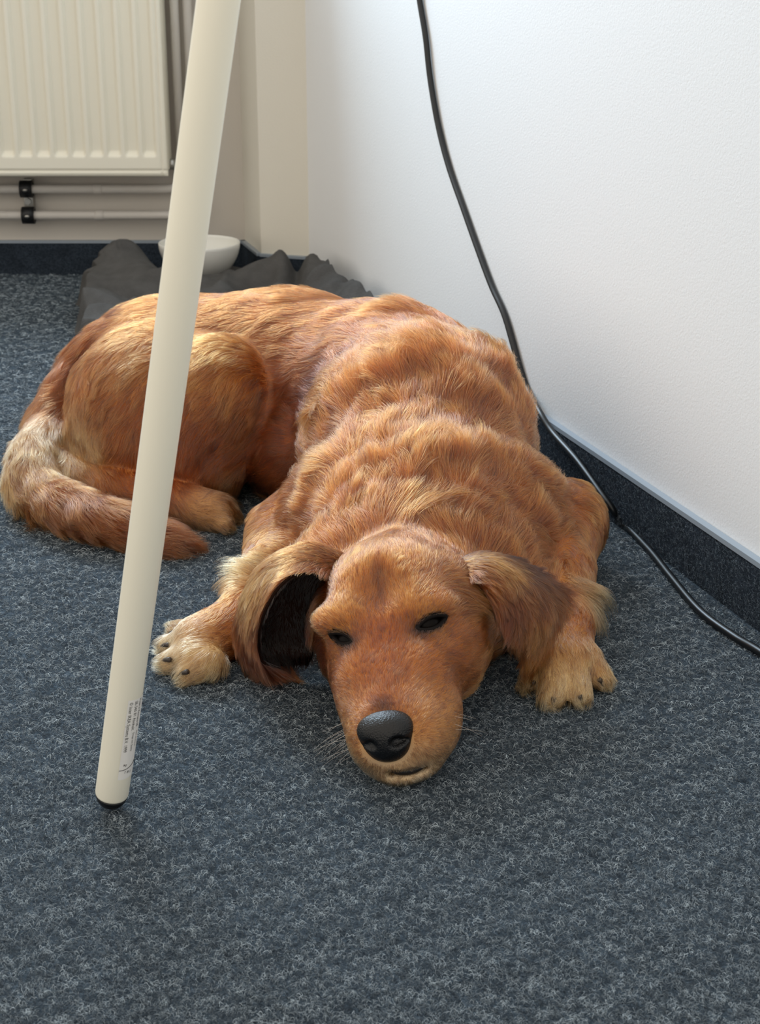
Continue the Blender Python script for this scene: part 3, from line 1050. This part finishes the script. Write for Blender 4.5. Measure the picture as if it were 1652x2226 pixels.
def np_mesh(name, V, Q, mat, parent, color=None):
    me = bpy.data.meshes.new(name)
    me.vertices.add(len(V)); me.vertices.foreach_set('co', V.astype(np.float32).ravel())
    me.loops.add(Q.size); me.loops.foreach_set('vertex_index', Q.astype(np.int32).ravel())
    me.polygons.add(len(Q)); me.polygons.foreach_set('loop_start', np.arange(0, Q.size, 4, dtype=np.int32))
    me.polygons.foreach_set('use_smooth', np.ones(len(Q), bool))
    me.update(calc_edges=True)
    me.validate()
    if color is not None:
        a = me.color_attributes.new('tint', 'FLOAT_COLOR', 'POINT')
        a.data.foreach_set('color', np.hstack([color, np.ones((len(color), 1))]).astype(np.float32).ravel())
    me.materials.append(mat)
    return link(name, me, parent)


def relax(V, Q, n, lam=0.5):
    for _ in range(n):
        s = np.zeros_like(V); c = np.zeros(len(V))
        for a, b in ((0, 1), (1, 2), (2, 3), (3, 0)):
            np.add.at(s, Q[:, a], V[Q[:, b]]); np.add.at(c, Q[:, a], 1)
            np.add.at(s, Q[:, b], V[Q[:, a]]); np.add.at(c, Q[:, b], 1)
        V = V + lam * (s / c[:, None] - V)
    return V


V, Q = surface_nets(F, GX, GY, GZ)
V = relax(V, Q, 2)
V[:, 2] = np.maximum(V[:, 2], 0.0025)

# ---- patches of coat that differ: centre (world), radius, colour, length, flow, lift
PA = []


def patch(c, r, col=None, ln=None, flow=None, lift=None, w=1.0, head=False):
    c = hw(c) if head else np.asarray(c, float)
    if flow is not None:
        flow = np.asarray(flow, float)
        if head: flow = HR @ flow
        flow = flow / np.linalg.norm(flow)
    PA.append((c, r, None if col is None else lin(col), ln, flow, lift, w))


patch(at_y(100, 965, 2.0), 0.042, CREAM, 0.026, w=0.6)
patch(at_y(170, 960, 1.95), 0.045, PALE, 0.03, flow=(0.4, -0.2, -0.6), w=0.8)
patch(at_y(290, 790, 1.95), 0.04, (222, 176, 118), w=0.5)
patch(at_y(500, 790, 1.93), 0.055, (214, 152, 84), 0.034, lift=0.4, w=0.8)
patch(at_y(480, 960, 1.92), 0.06, RED, w=0.5)
patch(at_y(515, 1075, 1.9), 0.03, (220, 180, 130), 0.035, flow=(-0.2, -0.2, -1), w=0.8)
patch(at_y(700, 850, 1.86), 0.05, (150, 88, 56), w=0.5)
patch(at_y(1085, 790, 1.85), 0.045, (212, 148, 84), 0.055, flow=(0.6, 0.2, 0.8), lift=0.75, w=1.0)
patch(at_y(720, 870, 1.80), 0.04, (214, 156, 92), 0.045, flow=(-0.5, -0.4, 0.1), lift=0.45, w=0.8)
patch(surf_at(560, 1242), 0.030, (222, 182, 128), 0.056, flow=(-1, -0.1, 0.05), lift=0.5, w=1.0)
patch(at_y(555, 1170, 1.66), 0.03, (214, 160, 98), 0.014, w=0.7)
patch(surf_at(1280, 1290), 0.028, PALE, 0.048, flow=(1, -0.15, -0.1), lift=0.5, w=1.0)
patch(at_z(370, 1410, 0.02), 0.035, CREAM, w=0.85)
patch(at_z(470, 1460, 0.01), 0.03, PALE, 0.018, flow=(-0.2, -0.8, -0.3), w=0.5)
patch(at_z(1240, 1505, 0.02), 0.040, (238, 210, 164), w=0.8)
patch(at_z(1150, 1470, 0.02), 0.025, PALE, 0.020, flow=(-0.5, -0.7, -0.2), lift=0.4, w=0.8)
# head markings, with the forehead furrow painted in
patch((-0.066, 0.170, 0.112), 0.024, (210, 148, 84), 0.026, flow=(-1, 0.2, -0.1), lift=0.35, head=True)
patch((0.074, 0.165, 0.108), 0.026, (210, 148, 84), 0.040, flow=(1, 0.1, -0.25), lift=0.35, head=True)
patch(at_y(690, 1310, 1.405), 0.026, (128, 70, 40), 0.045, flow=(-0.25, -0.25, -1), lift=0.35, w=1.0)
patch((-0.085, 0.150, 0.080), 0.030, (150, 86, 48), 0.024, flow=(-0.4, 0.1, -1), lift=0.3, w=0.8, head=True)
for py in range(1205, 1340, 14):
    patch(surf_at(820 + (py - 1205) * 0.06, py), 0.0060, (140, 82, 38), w=0.45)  # shade of the forehead crease painted as a thin dark line
patch((0.0, 0.105, 0.105), 0.025, (170, 96, 50), w=0.6, head=True)
patch((0.0, 0.022, 0.073), 0.011, (104, 72, 54), w=0.9, head=True)
for s in (-1, 1):
    patch((0.030 * s, 0.122, 0.135), 0.018, (216, 158, 92), w=0.6, head=True)
    c_, u_, v_, n_, a_, b_ = SL[0 if s < 0 else 1]
    patch(c_, a_ * 0.80, (34, 20, 14), 0.004, w=0.95)
    patch(c_ - u_ * s * a_ * 0.9 - v_ * 0.003, a_ * 0.70, (44, 26, 17), 0.005, w=0.9)
    patch(c_ + v_ * 0.012, 0.012, (226, 168, 100), 0.010, w=0.5)
    patch(c_ - v_ * 0.014, 0.010, (214, 160, 100), w=0.5)
    patch((0.030 * s + 0.006, 0.035, 0.034), 0.022, (244, 204, 150), w=0.8, head=True)
    patch((0.020 * s + 0.006, 0.016, 0.020), 0.020, (250, 230, 198), w=0.9, head=True)
    patch((0.017 * s + 0.006, 0.012, 0.026), 0.009, (140, 112, 90), w=0.6, head=True)


def coat_at(P, N):
    """colour, length, lift, flow for surface points"""
    W = np.zeros(len(P)); col = np.zeros((len(P), 3)); ln = np.zeros(len(P)); lf = np.zeros(len(P)); fl = np.zeros((len(P), 3)); de = np.zeros(len(P))
    for p in PR:
        d = prim_d(p, P)
        s = 0.008 if p['reg'] in ('head', 'paw') else (0.03 if p['g'] == 'trunk' else 0.016)
        w = np.exp(-np.maximum(d, 0) / s) * np.exp(-np.maximum(-d, 0) / (2.2 * s)) + 1e-9
        W += w; col += w[:, None] * p['col']; ln += w * p['ln']; lf += w * p['lift']; fl += w[:, None] * p['flow']; de += w * p['dens']
    col /= W[:, None]; ln /= W; lf /= W; fl /= W[:, None]; de /= W
    for c, r, pc, pl, pf, plf, pw in PA:
        w = pw * np.exp(-((P - c) ** 2).sum(1) / (r * r))
        if pc is not None: col += w[:, None] * (pc - col)
        if pl is not None: ln += w * (pl - ln)
        if plf is not None: lf += w * (plf - lf)
        if pf is not None: fl = fl / (np.linalg.norm(fl, axis=1)[:, None] + 1e-9); fl += w[:, None] * (pf - fl) * 1.2
    return col, ln, lf, fl, de


Nn = 24
_nk = rng.normal(0, 1, (3, Nn, 3)); _nk /= np.linalg.norm(_nk, axis=2)[..., None]
_np = rng.uniform(0, 2 * math.pi, (3, Nn))


def noise(P, wl, ch=0):
    """smooth noise about -1..1, wavelength wl"""
    s = np.zeros(len(P))
    for i in range(Nn):
        s += np.sin(P @ (_nk[ch, i] * (2 * math.pi / wl) * (0.6 + 0.9 * i / Nn)) + _np[ch, i])
    return s / math.sqrt(Nn / 2) / 1.5


vcol, _, _, _, _ = coat_at(V, None)
M_SKIN, nt, p_, out_ = new_mat('dog_undercoat')
at_n = ND(nt, 'ShaderNodeAttribute', attribute_name='tint')
nt.links.new(at_n.outputs['Color'], p_.inputs['Base Color'])
p_.inputs['Roughness'].default_value = 0.8
p_.inputs['Specular IOR Level'].default_value = 0.1
for sl in SL:
    vcol[slit_d(V, sl, 0.002) < 0.001] = lin((16, 10, 8))
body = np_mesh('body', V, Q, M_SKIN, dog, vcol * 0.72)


def tri_sample(V, Q, n, dens_v):
    T = np.vstack([Q[:, [0, 1, 2]], Q[:, [0, 2, 3]]])
    a, b, c = V[T[:, 0]], V[T[:, 1]], V[T[:, 2]]
    cr = np.cross(b - a, c - a); ar = np.linalg.norm(cr, axis=1)
    w = ar * dens_v[T].mean(1)
    t = rng.choice(len(T), n, p=w / w.sum())
    u, v = rng.random(n), rng.random(n)
    m = u + v > 1; u[m], v[m] = 1 - u[m], 1 - v[m]
    P = a[t] + (b[t] - a[t]) * u[:, None] + (c[t] - a[t]) * v[:, None]
    return P, cr[t] / (ar[t][:, None] + 1e-12)


def groom(P, N, col, ln, lf, fl, k, clump_n, clump, wave, rad0, hug=True, gravity=0.25):
    """strands from roots P with normals N; returns points, radius, tint"""
    n = len(P)
    # swirl the flow a little, so the coat breaks into locks
    N = N / (np.linalg.norm(N, axis=1)[:, None] + 1e-9)
    t = fl - N * (fl * N).sum(1)[:, None]
    t /= np.linalg.norm(t, axis=1)[:, None] + 1e-9
    b = np.cross(N, t)
    a = wave * (0.75 * noise(P, 0.085, 0) + 0.45 * noise(P, 0.030, 1)) + rng.normal(0, 0.10, n)
    t = t * np.cos(a)[:, None] + b * np.sin(a)[:, None]
    b = np.cross(N, t)
    ln = ln * (1 + 0.22 * noise(P, 0.05, 2)) * rng.uniform(0.70, 1.15, n)
    lift = np.clip(lf * (1 + 0.5 * noise(P, 0.04, 0)) + rng.normal(0, 0.05, n), 0.06, 1.2)
    s = np.linspace(0, 1, k)
    bend = rng.normal(0, 0.10, n) + wave * 0.35 * noise(P, 0.022, 2)
    S = ln[:, None] * s[None]
    X = (t[:, None, :] * (S * (1 - 0.15 * s * s))[..., None]
         + b[:, None, :] * (S * bend[:, None] * s[None] + 0.05 * ln[:, None] * wave * np.sin(7.0 * s[None] + (noise(P, 0.03, 1) * 4)[:, None]) * s[None])[..., None]
         + N[:, None, :] * (ln[:, None] * (lift[:, None] * (s - 0.55 * s * s)[None]))[..., None])
    X = P[:, None, :] + X
    X[:, :, 2] -= gravity * (ln[:, None] * lift[:, None] * (s ** 2)[None])
    # clumps
    if clump_n:
        gi = rng.choice(n, max(4, n // clump_n), replace=False)
        kd = KDTree(len(gi))
        for i, q in enumerate(gi): kd.insert(P[q], i)
        kd.balance()
        near = gi[np.array([kd.find(q)[1] for q in P])]
        cw = clump * rng.uniform(0.5, 1.1, n)
        w = (cw[:, None] * (s ** 1.3)[None])[..., None]
        dist = np.linalg.norm(P - P[near], axis=1)
        w = w * np.exp(-(dist / (0.6 * ln + 0.004)) ** 2)[:, None, None]
        X = X * (1 - w) + X[near] * w
        lum = 1 + 0.14 * rng.normal(0, 1, n)[near] + 0.30 * rng.normal(0, 1, n)
    else:
        lum = 1 + 0.12 * rng.normal(0, 1, n)
    if hug:
        for _ in range(2):
            d = grid_sample(X); g = grid_grad(X)
            lo = 0.0006 + 0.10 * ln[:, None] * lift[:, None] * s[None]
            X += g * np.maximum(lo - d, 0)[..., None]
            X[:, 0] = P
    X[:, :, 2] = np.maximum(X[:, :, 2], 0.0012)
    lum = np.clip(lum, 0.35, 1.8)
    shade = 0.55 + 0.60 * s                                   # shade of the gaps between strands painted in: dark roots, lighter tips
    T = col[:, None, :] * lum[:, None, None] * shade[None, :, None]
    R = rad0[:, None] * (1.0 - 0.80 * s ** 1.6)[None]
    pale = (T @ np.array([0.30, 0.59, 0.11]))[..., None]       # cream hair carries less pigment: more light gets through
    return X, R, np.clip((0.20 + 0.56 * pale) * T ** np.array([1.14, 1.37, 1.42]), 0, 0.90)


def fur_body():
    n = 450000
    _, _, _, _, de = coat_at(V, None)
    camd = np.linalg.norm(V - CAMP, axis=1)
    dens = de * np.where(V[:, 2] < 0.004, 0.05, 1.0)
    P, N = tri_sample(V, Q, n, dens)
    N = grid_grad(P)
    L = hl(P)
    keep = np.ones(len(P), bool)
    for sl in SL:
        keep &= slit_d(P, sl, 0.0012) > 0
    keep &= ~(((L[:, 0] / 0.0240) ** 2 + ((L[:, 2] - 0.048) / 0.0205) ** 2 < 1) & (L[:, 1] < 0.034))      # nose leather
    keep &= ~((np.abs(L[:, 0] - 0.012) < 0.020) & (L[:, 1] < 0.024) & (np.abs(L[:, 2] - 0.0140 - 2.0 * (L[:, 0] - 0.010) ** 2) < 0.0040))
    P, N = P[keep], N[keep]
    col, ln, lf, fl, de = coat_at(P, N)
    dens_h = np.clip((de - 1) / 1.2, 0, 1)
    rad0 = 0.00017 * (1 - dens_h) + 0.00013 * dens_h
    # sort strands into named regions by the nearest primitive
    best = np.full(len(P), 9.0); reg = np.zeros(len(P), int)
    names = ['coat', 'head', 'foreleg', 'paw', 'hind_leg', 'tail']
    for p in PR:
        d = prim_d(p, P); m = d < best
        best[m] = d[m]; reg[m] = names.index(p['reg'])
    reg[reg == 3] = 2
    for r, nm in ((0, 'coat'), (1, 'head_fur'), (2, 'foreleg_fur'), (4, 'hind_leg_fur'), (5, 'tail_fur')):
        m = reg == r
        head = r == 1
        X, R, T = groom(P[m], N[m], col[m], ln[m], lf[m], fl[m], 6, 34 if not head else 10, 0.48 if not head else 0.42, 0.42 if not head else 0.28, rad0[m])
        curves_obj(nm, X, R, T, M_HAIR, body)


fur_body()

# ---- nose leather
nx_ = np.arange(-0.034, 0.0341, 0.0010); ny_ = np.arange(-0.012, 0.044, 0.0010); nz_ = np.arange(0.022, 0.086, 0.0010)
NP = np.stack(np.meshgrid(nx_, ny_, nz_, indexing='ij'), -1)


def led(Pq, c, r):
    q = Pq - np.array(c); r = np.array(r)
    k0 = np.sqrt(((q / r) ** 2).sum(-1)); k1 = np.sqrt(((q / r ** 2) ** 2).sum(-1)) + 1e-9
    return k0 * (k0 - 1) / k1


NF = smin(led(NP, (0, 0.018, 0.0545), (0.0262, 0.0185, 0.0160)), led(NP, (0, 0.0125, 0.0415), (0.0205, 0.0155, 0.0170)), 0.012)
for s in (-1, 1):
    NF = -smin(-NF, led(NP, (0.0130 * s - 0.0022, -0.0030, 0.0485), (0.0070, 0.0085, 0.0053)), 0.003)
    NF = -smin(-NF, led(NP, (0.0185 * s - 0.0020, 0.0015, 0.0470), (0.0045, 0.0060, 0.0024)), 0.003)
nv, nq = surface_nets(NF.astype(np.float32), nx_, ny_, nz_)
nv = relax(nv, nq, 2)
np_mesh('nose', (nv + np.array([0, -0.0055, 0.0025])) @ HR.T + HT, nq, M_NOSE, dog)

# ---- eyes: ball behind the slit, black rim round it
for sl in SL:
    c, u, v_, n, a, b = sl
    bm = bmesh.new()
    bmesh.ops.create_uvsphere(bm, u_segments=32, v_segments=20, radius=EYE_R, matrix=Matrix.Translation(Vector(c - n * (EYE_R + 0.0016))))
    eye = bm_obj('eye', bm, M_EYE, dog)
    R_ = (a * a + b * b) / (2 * b)
    loop = []
    for sg in (1, -1):
        for x in np.linspace(-a, a, 15)[:-1]:
            x = x * sg
            y = sg * (math.sqrt(max(R_ * R_ - x * x, 0)) - R_ + b)
            p = c + u * x * 1.04 + v_ * y * 1.1
            g = grid_grad(p[None] + n * 0.002, 0.004)[0]
            sd = np.linspace(0.006, -0.006, 60)
            line = p + n * sd[:, None]
            loop.append(line[int(np.argmin(np.abs(grid_sample(line))))] - n * 0.0006)
    loop = np.array(loop)
    loop = (loop + np.roll(loop, 1, 0) + np.roll(loop, -1, 0)) / 3
    v, f = tube(np.vstack([loop, loop[:1]]), 0.0026, 8, caps=False)
    mesh_obj('eyelid_rim', v, f, M_LID, eye)

# ---- darkness of the open mouth slit, painted as a black tube
mp = [hw((0.012 + x, 0.0085 + 9.0 * x * x, 0.0140 + 2.0 * (x + 0.002) ** 2)) for x in np.linspace(-0.017, 0.017, 15)]
v, f = tube(mp, [0.0006 + 0.0040 * math.sin(math.pi * i / 14) for i in range(15)], 8)
mesh_obj('mouth', v, f, M_MOUTH, dog)

# ---- claws
def claw(px, py, qx, qy, z0, z1):
    a, b = at_z(px, py, z0), at_z(qx, qy, z1)
    m = (a + b) / 2 + np.array([0, 0, 0.0022])
    path = catmull([a, m, b], 9)
    v, f = tube(path, [0.0026, 0.0027, 0.0026, 0.0024, 0.0021, 0.0017, 0.0013, 0.0008, 0.0003], 10)
    mesh_obj('claw', v, f, M_CLAW, dog)


claw(386, 1374, 360, 1384, 0.024, 0.010); claw(368, 1402, 342, 1412, 0.023, 0.009)
claw(370, 1434, 343, 1445, 0.023, 0.009); claw(408, 1460, 382, 1478, 0.020, 0.006)
claw(1160, 1482, 1153, 1502, 0.017, 0.005); claw(1204, 1516, 1202, 1540, 0.017, 0.004)
claw(1260, 1512, 1264, 1537, 0.017, 0.004); claw(1302, 1476, 1312, 1498, 0.017, 0.005)


# ---- ears: soft folded sheets
def ear(edges, bulge, thick, col_out, col_in, ln_out, flip, label=None, n_hair=16000, mid_col=None):
    nu, nv_ = 30, 20
    E_ = np.array([catmull(e_, nu) for e_ in edges])
    G = np.array([catmull(E_[:, q], nv_) for q in range(nu)])
    nrm = np.cross(np.gradient(G, axis=0), np.gradient(G, axis=1))
    nrm /= np.linalg.norm(nrm, axis=2)[..., None] + 1e-9
    if flip: nrm = -nrm
    t = np.linspace(0, 1, nv_)
    G = G + nrm * (bulge * np.sin(math.pi * t))[None, :, None]
    th = thick * np.sin(math.pi * np.clip(t * 0.92 + 0.04, 0, 1))[None, :, None] ** 0.5 * np.concatenate([np.ones(nu - 4), [0.9, 0.75, 0.5, 0.15]])[:, None, None]
    O, I = G + nrm * th / 2, G - nrm * th / 2
    vs = list(O.reshape(-1, 3)) + list(I.reshape(-1, 3))
    m = nu * nv_
    fs = []
    for i in range(nu - 1):
        for j in range(nv_ - 1):
            a = i * nv_ + j
            fs.append((a, a + 1, a + nv_ + 1, a + nv_))
            fs.append((m + a, m + a + nv_, m + a + nv_ + 1, m + a + 1))
        for j in (0, nv_ - 1):
            a = i * nv_ + j
            fs.append((a, a + nv_, m + a + nv_, m + a))
    for i in (0, nu - 1):
        for j in range(nv_ - 1):
            a = i * nv_ + j
            fs.append((a, a + 1, m + a + 1, m + a))
    vs = np.array(vs); vs[:, 2] = np.maximum(vs[:, 2], 0.003)
    mat = simple_mat('ear_skin', tuple(int(0.75 * x) for x in col_in), 0.8, spec=0.1)  # mesh takes the inner colour, darkened for shade in the hollow
    o = mesh_obj('ear', vs, fs, mat, dog)
    if label: tag(o, label)
    # hair on both faces
    du, dv = np.gradient(G, axis=0), np.gradient(G, axis=1)
    def pick(n, Gs, sign):
        i = rng.random(n) * (nu - 1.001); j = rng.random(n) * (nv_ - 1.001)
        i0, j0 = i.astype(int), j.astype(int); fi, fj = (i - i0)[:, None], (j - j0)[:, None]
        def bl(X): return (X[i0, j0] * (1 - fi) * (1 - fj) + X[i0 + 1, j0] * fi * (1 - fj) + X[i0, j0 + 1] * (1 - fi) * fj + X[i0 + 1, j0 + 1] * fi * fj)
        return bl(Gs), bl(nrm) * sign, bl(du / (np.linalg.norm(du, axis=2)[..., None] + 1e-9)), bl(dv / (np.linalg.norm(dv, axis=2)[..., None] + 1e-9)), i / (nu - 1), j / (nv_ - 1)
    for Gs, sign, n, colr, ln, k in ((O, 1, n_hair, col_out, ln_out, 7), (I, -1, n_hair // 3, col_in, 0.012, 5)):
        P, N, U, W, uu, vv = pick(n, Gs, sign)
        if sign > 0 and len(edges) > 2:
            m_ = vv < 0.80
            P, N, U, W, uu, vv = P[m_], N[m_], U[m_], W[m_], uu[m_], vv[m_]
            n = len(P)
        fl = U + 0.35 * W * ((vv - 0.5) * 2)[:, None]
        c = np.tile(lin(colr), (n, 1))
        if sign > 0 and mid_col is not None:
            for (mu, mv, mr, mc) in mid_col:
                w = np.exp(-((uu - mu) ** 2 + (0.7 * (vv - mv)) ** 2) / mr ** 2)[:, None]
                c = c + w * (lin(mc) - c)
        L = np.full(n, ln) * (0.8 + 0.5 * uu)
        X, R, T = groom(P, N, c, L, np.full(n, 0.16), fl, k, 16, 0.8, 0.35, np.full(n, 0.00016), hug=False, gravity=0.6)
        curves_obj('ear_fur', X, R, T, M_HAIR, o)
    return o


EL_F = [at_y(740, 1268, 1.420), at_y(700, 1246, 1.402), at_y(645, 1248, 1.385), at_y(604, 1280, 1.375), at_y(576, 1330, 1.375), at_y(562, 1385, 1.385), at_y(568, 1435, 1.395), at_y(600, 1450, 1.400)]
EL_B = [at_y(752, 1215, 1.445), at_y(690, 1192, 1.445), at_y(632, 1204, 1.445), at_y(582, 1242, 1.442), at_y(546, 1300, 1.440), at_y(528, 1350, 1.440), at_y(535, 1405, 1.440), at_y(570, 1450, 1.430)]
EL_R = [at_y(758, 1240, 1.455), at_y(735, 1250, 1.455), at_y(715, 1280, 1.452), at_y(702, 1315, 1.450), at_y(694, 1350, 1.448), at_y(688, 1388, 1.446), at_y(682, 1420, 1.442), at_y(670, 1445, 1.430)]
ear([EL_F, EL_B, EL_R], 0.0, 0.008, (184, 116, 62), (48, 27, 18), 0.028, True, 'long haired ear standing off the cheek, dark hollow inside', n_hair=26000, mid_col=[(0.8, 0.1, 0.35, (150, 90, 52)), (0.45, 0.30, 0.18, (212, 158, 98))])  # inner colour near black: shadow of the hollow painted into the fur
ER_F = [at_y(972, 1275, 1.400), at_y(1028, 1268, 1.385), at_y(1056, 1300, 1.376), at_y(1076, 1335, 1.372), at_y(1096, 1370, 1.376), at_y(1118, 1400, 1.385)]
ER_B = [at_y(975, 1236, 1.450), at_y(1060, 1222, 1.442), at_y(1140, 1240, 1.434), at_y(1206, 1282, 1.425), at_y(1200, 1345, 1.415), at_y(1150, 1404, 1.405)]
ear([ER_F, ER_B], 0.010, 0.010, (182, 116, 60), (60, 34, 22), 0.032, False, 'long haired ear with a dark brown streak, hanging over the foreleg', n_hair=26000, mid_col=[(0.30, 0.85, 0.30, (28, 15, 9)), (0.48, 0.62, 0.20, (56, 31, 18)), (0.50, 0.20, 0.14, (110, 62, 34)), (0.25, 0.5, 0.14, (208, 150, 88)), (0.75, 0.5, 0.25, (196, 136, 78))])


# ---- whiskers and brow hairs
def whiskers():
    pts, tints = [], []
    r2 = np.random.default_rng(3)
    for s in (-1, 1):
        for i in range(16):
            a = hw((0.030 * s + (0.012 if s > 0 else 0) + r2.normal(0, 0.004), 0.022 + r2.uniform(0, 0.035), 0.026 + r2.uniform(0, 0.030)))
            d = HR @ np.array([s * 1.0, r2.uniform(-0.5, 0.2), r2.uniform(-0.35, 0.15)])
            L = r2.uniform(0.018, 0.042)
            k = np.linspace(0, 1, 7)[:, None]
            p = a + d * L * k + np.array([0, 0, -1]) * L * 0.25 * k ** 2
            pts.append(p); tints.append(lin((40, 30, 26)) if s > 0 and i < 9 else lin((214, 208, 200)))
    for i in range(18):
        a = hw((r2.uniform(-0.02, 0.035), 0.020, r2.uniform(0.006, 0.016)))
        d = HR @ np.array([r2.normal(0, 0.4), -0.7, -0.4])
        k = np.linspace(0, 1, 7)[:, None]
        pts.append(a + d * r2.uniform(0.008, 0.016) * k); tints.append(lin((224, 220, 214)))
    pts = np.array(pts); pts[:, :, 2] = np.maximum(pts[:, :, 2], 0.001)
    R = np.repeat(np.linspace(0.00015, 0.00004, 7)[None], len(pts), 0)
    T = np.repeat(np.array(tints)[:, None, :], 7, 1)
    curves_obj('whiskers', pts, R, T, M_WHISK, dog)


whiskers()
